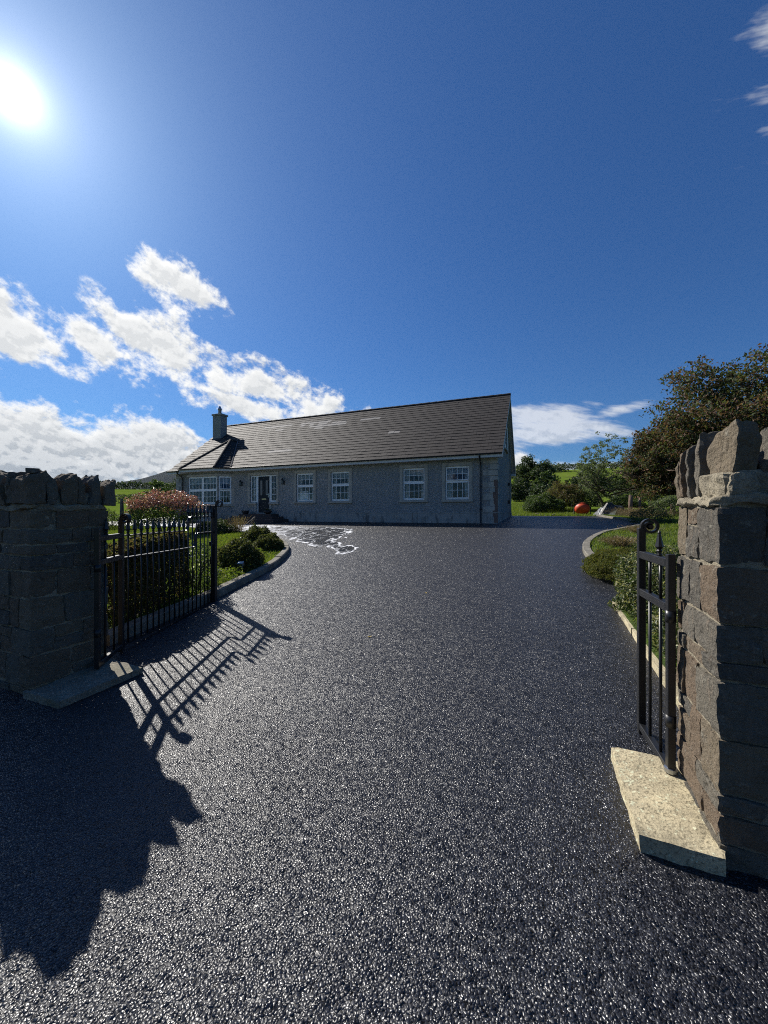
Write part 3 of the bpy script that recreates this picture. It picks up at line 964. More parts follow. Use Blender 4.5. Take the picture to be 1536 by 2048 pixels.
def casement(name, cx, z0, z1, w, place, rows_top, rows_bot, cols, split, surround=True, tilt_top=0.0, curtains=True, style='sash'):
    """window as a part of the house: outer frame, sashes, panes, glazing bars, sill, surround, curtains as its pieces
    place(x, y, z): x across, y inwards, z up"""
    def mk(nm, boxes, mat, parent, bevel=0.0, tf=None):
        b_ = MB()
        for (x0, x1, y0, y1, a, b) in boxes:
            vs = [(x, y, z) for z in (a, b) for y in (y0, y1) for x in (x0, x1)]
            if tf: vs = [tf(*p) for p in vs]
            b_.add([place(*p) for p in vs], [(0, 2, 3, 1), (4, 5, 7, 6), (0, 1, 5, 4), (2, 6, 7, 3), (0, 4, 6, 2), (1, 3, 7, 5)])
        return b_.build(nm, mat, parent, bevel=bevel)
    xa, xb = cx - w / 2, cx + w / 2
    fy = 0.07
    fr = 0.05
    win = mk(name, [(xa, xa + fr, fy, fy + 0.07, z0, z1), (xb - fr, xb, fy, fy + 0.07, z0, z1), (xa + fr, xb - fr, fy, fy + 0.07, z0, z0 + fr), (xa + fr, xb - fr, fy, fy + 0.07, z1 - fr, z1), (xa + fr, xb - fr, fy, fy + 0.07, split - 0.03, split + 0.03)], M['upvc'], house)
    for zi0, zi1, rows, tl in ((z0 + fr, split - 0.03, rows_bot, 0.0), (split + 0.03, z1 - fr, rows_top, tilt_top)):
        if rows == 0: continue
        def tf(x, y, z, tl=tl, zt=zi1):
            return (x, y - math.sin(tl) * (zt - z), zt - (zt - z) * math.cos(tl)) if tl else (x, y, z)
        sy = fy - 0.012
        s_ = 0.038
        i0, i1 = xa + fr * 0.6, xb - fr * 0.6
        mk('sash', [(i0, i0 + s_, sy, sy + 0.05, zi0, zi1), (i1 - s_, i1, sy, sy + 0.05, zi0, zi1), (i0 + s_, i1 - s_, sy, sy + 0.05, zi0, zi0 + s_), (i0 + s_, i1 - s_, sy, sy + 0.05, zi1 - s_, zi1)], M['upvc'], win, tf=tf)
        px0, px1, pz0, pz1 = i0 + s_, i1 - s_, zi0 + s_, zi1 - s_
        cw, ch = (px1 - px0) / cols, (pz1 - pz0) / rows
        bw = 0.009
        for c in range(1, cols):
            mk('glazing_bar', [(px0 + c * cw - bw, px0 + c * cw + bw, sy + 0.014, sy + 0.034, pz0, pz1)], M['upvc'], win, tf=tf)
        for r_ in range(1, rows):
            mk('glazing_bar', [(px0, px1, sy + 0.0155, sy + 0.0325, pz0 + r_ * ch - bw, pz0 + r_ * ch + bw)], M['upvc'], win, tf=tf)
        for c in range(cols):
            for r_ in range(rows):
                b_ = MB()
                a0, a1, c0, c1 = px0 + c * cw + bw, px0 + (c + 1) * cw - bw, pz0 + r_ * ch + bw, pz0 + (r_ + 1) * ch - bw
                q = [(a0, sy + 0.024, c0), (a1, sy + 0.024, c0), (a1, sy + 0.024, c1), (a0, sy + 0.024, c1)]
                b_.add([place(*tf(*p)) for p in q], [(0, 1, 2, 3)])
                b_.build('pane', M['glass'], win)
    if surround:
        sw = 0.15
        mk('surround', [(xa - sw, xa, -0.035, 0.0, z0 - 0.02, z1 + sw), (xb, xb + sw, -0.035, 0.0, z0 - 0.02, z1 + sw), (xa, xb, -0.035, 0.0, z1, z1 + sw)], M['band'], win)
        mk('sill', [(xa - sw - 0.02, xb + sw + 0.02, -0.09, 0.075, z0 - 0.12, z0 - 0.02)], M['band'], win, bevel=0.012)
    if curtains:
        rnd = random.Random(int(abs(cx * 100)))
        def drape(x0, x1, a, b, mat, amp, yo=0.20):
            n = max(6, int((x1 - x0) / 0.02)); vs = []; ph = rnd.random() * 6
            for i in range(n + 1):
                x = x0 + (x1 - x0) * i / n
                for z in (a, b): vs.append(place(x, yo + amp * math.sin(i * 0.9 + ph) + 0.01 * math.sin(i * 0.31), z))
            b_ = MB(); b_.add(vs, [(2 * i, 2 * i + 2, 2 * i + 3, 2 * i + 1) for i in range(n)])
            b_.build('curtain', mat, win, smooth=True)
        drape(xa + 0.02, xa + w * 0.24, z0, z1, M['net'], 0.018)
        drape(xb - w * 0.22, xb - 0.02, z0, z1, M['net'], 0.018)
        drape(xa + 0.02, xb - 0.02, split + 0.34, z1, M['net'], 0.008, 0.16)
    return win


front = lambda x, y, z: (x, y, z)
for i, x in enumerate(WIN_X):
    casement('window', x, 1.08, 2.60, 1.09, front, 2, 2, 4, 1.91, True, R(5) if i == 0 else 0.0)
# bay: two sashes to the front, one on each cant
bayf = lambda x, y, z: (x, y - BAYP, z)
bm_ = (bay_win[0] + bay_win[1]) / 2
hw = (bay_win[1] - bay_win[0]) / 2
for cx in (bm_ - hw / 2, bm_ + hw / 2):
    casement('bay_window', cx, 0.99, 2.60, hw - 0.01, lambda x, y, z: (x, y - BAYP - 0.02, z), 2, 2, 4, 1.80, False, 0.0, True)
casement('bay_window', cl / 2 - 0.02, 0.99, 2.60, cl - 0.17, lambda x, y, z: canR(x, y - 0.02, z), 2, 2, 3, 1.80, False, R(8), True)
casement('bay_window', cl / 2 - 0.02, 0.99, 2.60, cl - 0.17, lambda x, y, z: canL(x, y - 0.02, z), 2, 2, 3, 1.80, False, 0, False)
mb = MB()
for (za, zb, pj) in ((0.86, 0.98, 0.08), (2.61, 2.72, 0.05)):
    c_ = pj * (math.sqrt(2) - 1)
    outer = [(BAY0 - pj, 0.0), (bx0 - c_, -BAYP - pj), (bx1 + c_, -BAYP - pj), (BAY1 + pj, 0.0)]
    inner = [(BAY0 + 0.1, 0.0), (bx0 + 0.05, -BAYP + 0.05), (bx1 - 0.05, -BAYP + 0.05), (BAY1 - 0.1, 0.0)]
    for i in range(3):
        mb.prism([outer[i], outer[i + 1], inner[i + 1], inner[i]], za, zb)
mb.build('bay_sill', M['band'], house)
MB().add([canR(cl - 0.10, -0.03, 0.98), canR(cl + 0.03, -0.03, 0.98), canR(cl + 0.03, -0.03, 2.61), canR(cl - 0.10, -0.03, 2.61), canR(cl - 0.10, 0, 0.98), canR(cl + 0.03, 0, 0.98), canR(cl + 0.03, 0, 2.61), canR(cl - 0.10, 0, 2.61)],
         [(0, 1, 2, 3), (0, 3, 7, 4), (1, 5, 6, 2), (3, 2, 6, 7)]).build('bay_band', M['band'], house)

# front door with sidelights
door = MB().box(DOOR_X - 0.40, DOOR_X + 0.40, 0.085, 0.13, 0.47, 2.53).build('door', M['door'], house)
for sx in (-0.19, 0.19):
    MB().box(DOOR_X + sx - 0.10, DOOR_X + sx + 0.10, 0.078, 0.085, 1.42, 2.36).build('door_moulding', M['door'], door)
    MB().box(DOOR_X + sx - 0.07, DOOR_X + sx + 0.07, 0.074, 0.078, 1.47, 2.30).build('door_glass', M['frosted'], door)
    MB().box(DOOR_X + sx - 0.11, DOOR_X + sx + 0.11, 0.077, 0.085, 0.62, 1.12).build('door_panel', M['door'], door, bevel=0.003)
MB().box(DOOR_X - 0.15, DOOR_X + 0.15, 0.066, 0.085, 1.20, 1.285).build('letter_box', M['brass'], door, bevel=0.005)
MB().box(DOOR_X + 0.33, DOOR_X + 0.37, 0.06, 0.085, 1.34, 1.56).box(DOOR_X + 0.22, DOOR_X + 0.36, 0.03, 0.05, 1.475, 1.50).box(DOOR_X + 0.335, DOOR_X + 0.36, 0.05, 0.062, 1.475, 1.50).build('door_handle', M['steel'], door)
MB().box(DOOR_X - 0.46, DOOR_X - 0.40, 0.06, 0.15, 0.42, 2.59).box(DOOR_X + 0.40, DOOR_X + 0.46, 0.06, 0.15, 0.42, 2.59).box(DOOR_X - 0.40, DOOR_X + 0.40, 0.06, 0.15, 2.53, 2.59).box(DOOR_X - 0.40, DOOR_X + 0.40, 0.05, 0.16, 0.42, 0.468).build('door_frame', M['upvc'], house)
for sx in (-1, 1):
    casement('sidelight', DOOR_X + sx * 0.695, 1.07, 2.59, 0.46, front, 0, 4, 2, 2.59, False, 0, False)
sl_l = MB()
n = 16
vs = []
for i in range(n + 1):
    x = DOOR_X - 0.92 + 0.44 * i / n
    for z in (1.1, 2.55): vs.append((x, 0.22 + 0.02 * math.sin(i * 0.9), z))
sl_l.add(vs, [(2 * i, 2 * i + 2, 2 * i + 3, 2 * i + 1) for i in range(n)]).build('curtain', M['net'], house, smooth=True)
MB().box(DOOR_X - 1.08, DOOR_X - 0.93, -0.035, 0, 1.06, 2.75).box(DOOR_X + 0.93, DOOR_X + 1.08, -0.035, 0, 1.06, 2.75).box(DOOR_X - 0.93, DOOR_X + 0.93, -0.035, 0, 2.60, 2.75).box(DOOR_X - 0.60, DOOR_X - 0.45, -0.035, 0, 0.47, 0.94).box(DOOR_X + 0.45, DOOR_X + 0.60, -0.035, 0, 0.47, 0.94).box(DOOR_X - 0.06, DOOR_X + 0.06, -0.036, 0, 2.753, 2.86).build('door_surround', M['band'], house)
MB().box(DOOR_X - 1.10, DOOR_X - 0.44, -0.09, 0.06, 0.942, 1.055).build('sill', M['band'], house, bevel=0.012)
MB().box(DOOR_X + 0.44, DOOR_X + 1.10, -0.09, 0.06, 0.942, 1.055).build('sill', M['band'], house, bevel=0.012)
for i, (hw_, dp) in enumerate(((1.75, 1.30), (1.42, 1.0), (1.10, 0.70))):
    MB().box(DOOR_X - hw_, DOOR_X + hw_, -dp, -0.037, -0.3 if i == 0 else 0.135 * i - 0.02, 0.135 * (i + 1)).build('step', M['brick_step'], house, bevel=0.012)
# wall lamps
for lx in (-14.22 + 0.0, -11.28):
    l = MB().box(lx - 0.05, lx + 0.05, -0.03, 0.0, 2.03, 2.25).box(lx - 0.012, lx + 0.012, -0.09, -0.03, 2.20, 2.224).build('wall_lamp', M['gutter'], house)
    MB().lathe([(0.045, 2.03), (0.055, 2.05), (0.055, 2.27), (0.075, 2.28), (0.05, 2.33), (0.01, 2.36)], 10, (lx, -0.14, 0)).build('lamp_body', M['gutter'], l)
    MB().lathe([(0.057, 2.08), (0.057, 2.22)], 10, (lx, -0.14, 0)).build('lamp_glass', M['pale_sheet'], l)

# eaves: soffit, fascia, gutter (following the bay), bargeboards, downpipes
ov = 0.42
eave_pts = [(0.25, -ov), (BAY1 + 0.18, -ov), (bx1 + 0.17, -BAYP - ov), (bx0 - 0.17, -BAYP - ov), (BAY0 - 0.18, -ov), (WL - 0.25, -ov)]
mb = MB(); gb = MB(); sb = MB()
for i in range(5):
    a, b = eave_pts[i], eave_pts[i + 1]
    dxy = Vector((b[0] - a[0], b[1] - a[1], 0)).normalized()
    nrm = Vector((dxy.y, -dxy.x, 0)) * -1     # outwards: away from the wall
    if nrm.y > 0: nrm = -nrm
    A, B = Vector((a[0], a[1], 0)), Vector((b[0], b[1], 0))
    inn = -nrm * 0.025
    mb.add([A + Vector((0, 0, 2.86)), B + Vector((0, 0, 2.86)), B + Vector((0, 0, 3.02)), A + Vector((0, 0, 3.02)), A + inn + Vector((0, 0, 2.86)), B + inn + Vector((0, 0, 2.86)), B + inn + Vector((0, 0, 3.02)), A + inn + Vector((0, 0, 3.02))],
           [(0, 1, 2, 3), (4, 7, 6, 5), (0, 4, 5, 1), (3, 2, 6, 7)])
    gut = []
    for k in range(7):
        th = math.pi * k / 6
        off = nrm * (0.058 - 0.055 * math.cos(th)) + Vector((0, 0, 3.035 - 0.06 * math.sin(th)))
        gut.append(off)
    o2 = [p for p in gut] + [nrm * 0.108 + Vector((0, 0, 3.04))]
    for k in range(7):
        gb.add([A + o2[k], B + o2[k], B + o2[k + 1], A + o2[k + 1]], [(0, 1, 2, 3)])
    iw = 0.0 if i in (0, 4) else -BAYP if i == 2 else None
sb.add([(p[0], p[1], 2.875) for p in eave_pts] + [(WL - 0.25, 0.05, 2.875), (0.25, 0.05, 2.875)], [tuple(range(8))])
mb.build('fascia', M['fascia'], house); sb.build('soffit', M['fascia'], house)
gb.build('gutter', M['gutter'], house)
MB().tube([(-0.69, -0.50, 3.0), (-0.69, -0.46, 2.90), (-0.69, -0.09, 2.66), (-0.69, -0.07, 2.5), (-0.69, -0.07, 0.02), (-0.69, -0.12, -0.02)], 0.036, 8).tube([(-0.69, -0.07, 1.60), (-0.69, -0.07, 1.66)], 0.046, 8).tube([(-0.69, -0.07, 0.60), (-0.69, -0.07, 0.66)], 0.046, 8).build('downpipe', M['gutter'], house, smooth=True)
MB().tube([(WL + 0.62, -0.50, 3.0), (WL + 0.62, -0.46, 2.90), (WL + 0.62, -0.09, 2.66), (WL + 0.62, -0.07, 2.5), (WL + 0.62, -0.07, 0.02)], 0.036, 8).build('downpipe', M['gutter'], house, smooth=True)
for x0, x1 in ((0.235, 0.26), (WL - 0.26, WL - 0.235)):
    mb = MB()
    for s in (0, 1):
        yy = (lambda y: y) if s == 0 else (lambda y: 2 * RIDGE_Y - y)
        pts = [(yy(EAVE_Y), EAVE_Z - 0.20), (yy(EAVE_Y), EAVE_Z - 0.01), (RIDGE_Y, RIDGE_Z - 0.01), (RIDGE_Y, RIDGE_Z - 0.22)]
        mb.add([(x0, y, z) for y, z in pts] + [(x1, y, z) for y, z in pts], [(0, 1, 2, 3), (4, 5, 6, 7), (0, 1, 5, 4), (1, 2, 6, 5), (0, 3, 7, 4)])
    mb.build('bargeboard', M['fascia'], house)
for x0, x1 in ((0.002, 0.234), (WL - 0.234, WL - 0.002)):
    mb = MB()
    for s_ in (0, 1):
        yy = (lambda y: y) if s_ == 0 else (lambda y: 2 * RIDGE_Y - y)
        mb.add([(x, y, z) for x in (x0, x1) for y, z in ((yy(EAVE_Y + 0.02), EAVE_Z - 0.085), (RIDGE_Y, RIDGE_Z - 0.10), (RIDGE_Y, RIDGE_Z - 0.13), (yy(EAVE_Y + 0.02), EAVE_Z - 0.115))], [(0, 1, 2, 3), (4, 5, 6, 7), (2, 3, 7, 6), (0, 1, 5, 4), (0, 3, 7, 4)])
    mb.build('verge_soffit', M['fascia'], house)
MB().box(WL - 0.25, 0.25, WD - 0.05, WD + 0.42, 2.86, 3.02).build('rear_eave', M['fascia'], house)
# gable windows seen edge on
for (ya, yb, za, zb) in ((3.7, 5.3, 3.9, 5.2),):
    gw = MB().box(0.0, 0.045, ya, ya + 0.08, za, zb).box(0.0, 0.045, yb - 0.08, yb, za, zb).box(0.0, 0.045, ya + 0.08, yb - 0.08, zb - 0.08, zb).build('gable_window', M['upvc'], house)
    MB().box(0.0, 0.10, ya - 0.06, yb + 0.06, za - 0.09, za).build('sill', M['band'], gw)
    MB().box(0.002, 0.02, ya + 0.08, yb - 0.08, za, zb - 0.08).build('pane', M['glass'], gw)
MB().box(0.0, 0.14, 6.0, 6.14, 2.05, 2.22).build('vent', M['gutter'], house)
MB().box(0.0, 0.12, 6.0, 6.16, 1.0, 1.2).build('vent', M['gutter'], house)
MB().tube([(0.05, 7.4, 0.2), (0.05, 7.4, 4.4)], 0.03, 8).build('downpipe', M['plinth'], house)

# roof: deck below, tiles on top
deck = MB()
for s in (0, 1):
    ye = EAVE_Y if s == 0 else 2 * RIDGE_Y - EAVE_Y
    deck.add([(WL - 0.24, ye, EAVE_Z), (0.24, ye, EAVE_Z), (0.24, RIDGE_Y, RIDGE_Z), (WL - 0.24, RIDGE_Y, RIDGE_Z), (WL - 0.24, ye, EAVE_Z - 0.04), (0.24, ye, EAVE_Z - 0.04), (0.24, RIDGE_Y, RIDGE_Z - 0.04), (WL - 0.24, RIDGE_Y, RIDGE_Z - 0.04)],
             [(0, 1, 2, 3), (4, 7, 6, 5), (0, 4, 5, 1), (1, 5, 6, 2), (0, 3, 7, 4)])
roof = deck.build('roof', M['tile'], house)

TW, NC = 0.328, 21
SLOPE_L = math.hypot(RIDGE_Y - EAVE_Y, RIDGE_Z - EAVE_Z)
GA = SLOPE_L / NC
TL = GA + 0.07


def tile_poly(poly):
    """tile from its outline in the roof plane (x along eave, y up slope, local), lower edge riding on the course below"""
    hgt = lambda y: 0.044 - 0.020 * (y / TL)
    n = len(poly)
    vs = [(x, y, hgt(y)) for x, y in poly] + [(x, y, hgt(y) - 0.020) for x, y in poly]
    return vs, [tuple(range(n)), tuple(reversed(range(n, 2 * n)))] + [((i + 1) % n, i, n + i, n + (i + 1) % n) for i in range(n)]


def clip(poly, a, b):      # keep the left of a->b
    out = []
    sd = lambda p: (b[0] - a[0]) * (p[1] - a[1]) - (b[1] - a[1]) * (p[0] - a[0])
    for i in range(len(poly)):
        p, q = poly[i], poly[(i + 1) % len(poly)]
        sp_, sq = sd(p), sd(q)
        if sp_ >= 0: out.append(p)
        if (sp_ > 1e-9 and sq < -1e-9) or (sp_ < -1e-9 and sq > 1e-9):
            t = sp_ / (sp_ - sq); out.append((p[0] + (q[0] - p[0]) * t, p[1] + (q[1] - p[1]) * t))
    return out


def rect_tile(): return [(0.003, 0), (TW - 0.003, 0), (TW - 0.003, TL), (0.003, TL)]


tm = MB(); tm.add(*tile_poly(rect_tile())); TILE = tm.mesh('tile'); TILE.materials.append(M['tile'])
TILE_PALE = TILE.copy(); TILE_PALE.materials.clear(); TILE_PALE.materials.append(M['tile_pale'])
PALE = set()
for crs, xa, xb in ((17, -15.9, -13.6), (17, -12.9, -10.6), (16, -12.6, -9.4), (15, -11.9, -9.3), (15, -14.6, -13.9), (14, -11.4, -10.8), (5, -13.3, -11.7), (9, -6.3, -5.6), (16, -8.4, -7.0)):
    for c in range(70):
        x = 0.25 - (c + 1) * TW
        if xa < x < xb and random.random() < 0.85: PALE.add((crs, c))
tiles = []
rest = MB()
rt = random.Random(3)
for crs in range(NC):
    stag = 0.5 * TW if crs % 2 else 0.0
    for c in range(62):
        x0 = 0.27 - (c + 1) * TW + stag - (TW / 2 if crs % 2 else 0)
        x0 = 0.27 - (c + 1) * TW + (stag if c else 0)
        if x0 < WL - 0.30: continue
        wcut = TW
        if crs % 2 and c == 0: x0 = 0.27 - TW * 0.5; wcut = TW * 0.5
        elif crs % 2: x0 = 0.27 - TW * 0.5 - c * TW
        tiles.append((crs, c, x0, wcut))
# nearest 300 are pieces of their own, the others one joined part
def slope_m(x, y):
    return Matrix.Translation((x, EAVE_Y - 0.04 + (y) * math.cos(PITCH), EAVE_Z - 0.03 + (y) * math.sin(PITCH))) @ Matrix.Rotation(PITCH, 4, 'X')
def tdist(t):
    p = Vector((HC[0], HC[1])) + Vector(HX) * (t[2]) + Vector(HY) * (t[0] * GA * 0.78); return p.length
order = sorted(tiles, key=tdist)
near = set(id(t) for t in [t for t in order if t[3] == TW][:290])
for t in tiles:
    crs, c, x0, wc = t
    jig = rt.uniform(-0.005, 0.005)
    mt = slope_m(x0, crs * GA + jig) @ Matrix.Rotation(rt.uniform(-0.012, 0.012), 4, 'X') @ Matrix.Rotation(rt.uniform(-0.014, 0.014), 4, 'Y')
    pale = (crs, c) in PALE
    if id(t) in near:
        o = obj('tile', TILE_PALE if pale else TILE, None, roof); o.matrix_basis = mt
    elif pale:
        if not hasattr(rest, 'pale'): rest.pale = MB()
        rest.pale.add([mt @ Vector(p) for p in tile_poly(rect_tile())[0]], tile_poly(rect_tile())[1])
    else:
        poly = [(0.003, 0), (wc - 0.003, 0), (wc - 0.003, TL), (0.003, TL)]
        vs, fs = tile_poly(poly)
        rest.add([mt @ Vector(p) for p in vs], fs)
tag(rest.build('tile_courses', M['tile'], roof), kind='stuff')
tag(rest.pale.build('pale_tiles', M['tile_pale'], roof), kind='stuff')
# ridge tiles
for i in range(44):
    x0 = WL - 0.25 + i * 0.455
    b_ = MB(); vs = []
    for xx in (x0, x0 + 0.45):
        lift = 0.012 if xx > x0 else 0
        for k in range(7):
            a = math.pi * k / 6
            vs.append((xx, RIDGE_Y - 0.13 * math.cos(a), RIDGE_Z - 0.04 + lift + 0.12 * math.sin(a)))
    b_.add(vs, [(k, k + 1, k + 8, k + 7) for k in range(6)] + [tuple(range(7)), tuple(range(7, 14))])
    b_.build('ridge_tile', M['tile'], roof, smooth=False)

# bay roof: hipped, standing on the main slope
ez = EAVE_Z
pk_x = (BAY0 + BAY1) / 2
FY = -BAYP - ov
pk_y = 1.62; pk_z = ez + (pk_y - FY) * SL
re_y = EAVE_Y + (pk_z - EAVE_Z) / SL
fR, fL = (bx1 + 0.17, FY, ez), (bx0 - 0.17, FY, ez)
sR, sL_ = (BAY1 + 0.18, EAVE_Y, ez), (BAY0 - 0.18, EAVE_Y, ez)
PK, RE = (pk_x, pk_y, pk_z), (pk_x, re_y, pk_z)
bay = MB()
for tri in ((fL, fR, PK), (fR, sR, PK), (sR, RE, PK), (sL_, fL, PK), (RE, sL_, PK)): bay.add(tri, [(0, 1, 2)])
bay_roof = bay.build('bay_roof', M['tile'], house)


def tile_facet(tri, parent):
    A, B, C = [Vector(p) for p in tri]
    ex = (B - A).normalized(); nn = (B - A).cross(C - A).normalized(); ey = nn.cross(ex)
    to2 = lambda p: ((p - A).dot(ex), (p - A).dot(ey))
    T = [to2(A), to2(B), to2(C)]
    H_ = T[2][1]
    Mx = Matrix((ex, ey, nn)).transposed().to_4x4(); Mx.translation = A
    nrow = int(math.ceil(H_ / GA))
    xs = [t[0] for t in T]
    for r_ in range(nrow):
        x = min(xs) - TW * (0.5 if r_ % 2 else 0.0) - 0.1
        while x < max(xs):
            poly = [(x + 0.003, r_ * GA), (x + TW - 0.003, r_ * GA), (x + TW - 0.003, r_ * GA + TL), (x + 0.003, r_ * GA + TL)]
            for i in range(3):
                if poly: poly = clip(poly, T[i], T[(i + 1) % 3])
            if len(poly) >= 3:
                loc = [(p[0] - x, p[1] - r_ * GA) for p in poly]
                vs, fs = tile_poly(loc)
                b_ = MB(); b_.add([(p[0] + x, p[1] + r_ * GA, p[2] - 0.01) for p in vs], fs)
                o = b_.build('tile', M['tile'], parent)
                o.matrix_basis = Mx
            x += TW


for tri in ((fL, fR, PK), (fR, sR, PK), (sL_, fL, PK)): tile_facet(tri, bay_roof)
tile_facet((sR, RE, PK), bay_roof)
for a, b in ((fR, PK), (fL, PK), (PK, RE)):
    MB().tube([Vector(a) + Vector((0, 0, 0.03)), Vector(b) + Vector((0, 0, 0.03))], 0.075, 8).build('hip_tile', M['tile'], bay_roof)
MB().tube([Vector(sR) + Vector((0.03, 0, 0.05)), Vector(RE) + Vector((0.03, 0, 0.05))], 0.05, 6).build('valley', M['gutter'], bay_roof)

# chimney
ch = MB().box(-19.36, -18.64, 2.75, 3.32, 4.2, 7.22).build('chimney', M['roughcast'], house)
MB().box(-19.42, -18.58, 2.69, 3.38, 7.22, 7.34).build('chimney_cap', M['plinth'], ch, bevel=0.01)
MB().box(-19.39, -18.61, 2.70, 3.36, 5.2, 5.62).build('chimney_flashing', M['slate'], ch)
MB().lathe([(0.13, 7.34), (0.12, 7.40), (0.105, 7.62), (0.125, 7.64), (0.125, 7.68)], 12, (-19.0, 3.03, 0)).build('chimney_pot', M['plinth'], ch)
MB().lathe([(0.15, 7.70), (0.12, 7.78), (0.02, 7.97)], 10, (-19.0, 3.03, 0)).build('chimney_cowl', M['steel'], ch)

# things by the house
def to_house(x, y, z):
    return (HC[0] + HX[0] * x + HY[0] * y, HC[1] + HX[1] * x + HY[1] * y, HZ + z)


w4 = WIN_X[3]
b_ = bmesh.new(); bmesh.ops.create_cube(b_, size=1)
bmesh.ops.bevel(b_, geom=b_.edges[:], offset=0.14, segments=3, profile=0.6, affect='EDGES')
for v in b_.verts: v.co = Vector((v.co.x * 0.52, v.co.y * 0.16, v.co.z * 0.56 + 0.012 * math.sin(v.co.x * 20)))
me = D.meshes.new('white_cushion'); b_.to_mesh(me); b_.free()
o = tag(obj('white_cushion', me, M['towel'], None, to_house(w4 - 0.18, 0.26, 1.38), (0, 0, ROTH)), 'plump white cushion propped inside the window nearest the front door', 'cushion')
bx_ = empty('hanging_basket', to_house(DOOR_X - 0.86, -0.45, 0.405), ROTH); tag(bx_, 'black flower basket with hooped handle left of the front door', 'planter')
MB().lathe([(0.12, 0.0), (0.17, 0.03), (0.20, 0.17), (0.215, 0.18), (0.20, 0.19)], 12).build('basket_body', M['planter'], bx_)
MB().tube([(0.2 * math.cos(a), 0, 0.17 + 0.28 * math.sin(a)) for a in np.linspace(0, math.pi, 13)], 0.006, 6).build('handle', M['planter'], bx_)
bx_ = empty('plant_pot', to_house(DOOR_X + 0.66, -0.42, 0.405), ROTH); tag(bx_, 'low round black plant pot right of the front door', 'planter')
MB().lathe([(0.10, 0.0), (0.20, 0.06), (0.23, 0.15), (0.20, 0.20), (0.17, 0.20)], 14).build('pot_body', M['planter'], bx_, smooth=True)
leaves('pot_plant', np.array([(random.uniform(-0.15, 0.15), random.uniform(-0.15, 0.15), 0.19 + random.random() * 0.08) for _ in range(160)]), 0.05, M['lf_dark'], bx_)


# ------------------------------------------------------------------ rubble stone pillars
def stone_mesh(w, d, h, seed, cuts=4, rough=0.010, power=26.0):
    bm = bmesh.new(); bmesh.ops.create_cube(bm, size=2)
    bmesh.ops.subdivide_edges(bm, edges=bm.edges[:], cuts=cuts, use_grid_fill=True)
    rn = random.Random(seed)
    sk = [rn.uniform(-0.05, 0.05) for _ in range(6)]
    off = Vector((rn.uniform(-50, 50), rn.uniform(-50, 50), rn.uniform(-50, 50)))
    for v in bm.verts:
        p = v.co
        nn_ = (abs(p.x) ** power + abs(p.y) ** power + abs(p.z) ** power) ** (1 / power)
        p = p / max(nn_, 1e-6)
        q = Vector((p.x * w / 2 * (1 + sk[0] * p.z), p.y * d / 2 * (1 + sk[1] * p.z), p.z * h / 2 * (1 + sk[2] * p.x + sk[3] * p.y)))
        nz = mnoise.noise_vector(q * 9 + off) * rough * 0.8 + mnoise.noise_vector(q * 30 + off) * rough * 0.6
        cr = mnoise.turbulence(q * 13 + off, 3, True, noise_basis='VORONOI_F1')
        nz -= q.normalized() * max(0.0, cr - 0.55) * rough * 1.2
        v.co = q + nz
    for f in bm.faces: f.smooth = False
    me = D.meshes.new('stone'); bm.to_mesh(me); bm.free()
    me.materials.append(M['stone']); return me


def slab_stone_mesh(w, d, h, seed, top, cuts=9):
    """upright cope stone with a ragged, sloping top edge"""
    bm = bmesh.new(); bmesh.ops.create_cube(bm, size=2)
    bmesh.ops.subdivide_edges(bm, edges=bm.edges[:], cuts=cuts, use_grid_fill=True)
    rn = random.Random(seed)
    off = Vector((rn.uniform(-50, 50), rn.uniform(-50, 50), rn.uniform(-50, 50)))
    for v in bm.verts:
        p = v.co
        nn_ = (abs(p.x) ** 22 + abs(p.y) ** 22 + abs(p.z) ** 22) ** (1 / 22)
        p = p / max(nn_, 1e-6)
        k = (p.z + 1) / 2
        hh = h * (1 + top[0] * p.x + top[1] * p.y - top[2] * (abs(p.x) ** 1.6))
        q = Vector((p.x * w / 2 * (1 - 0.12 * k * top[3]), p.y * d / 2 * (1 + 0.10 * math.sin(k * 5 + seed)), k * hh))
        q += mnoise.noise_vector(q * 7 + off) * 0.016 + mnoise.noise_vector(q * 26 + off) * 0.008
        q.z -= k * 0.05 * max(0.0, mnoise.turbulence(Vector((q.x, q.y, 0)) * 12 + off, 2, True, noise_basis='VORONOI_F1') - 0.35)
        v.co = q
    me = D.meshes.new('cope_stone'); bm.to_mesh(me); bm.free()
    me.materials.append(M['stone']); return me


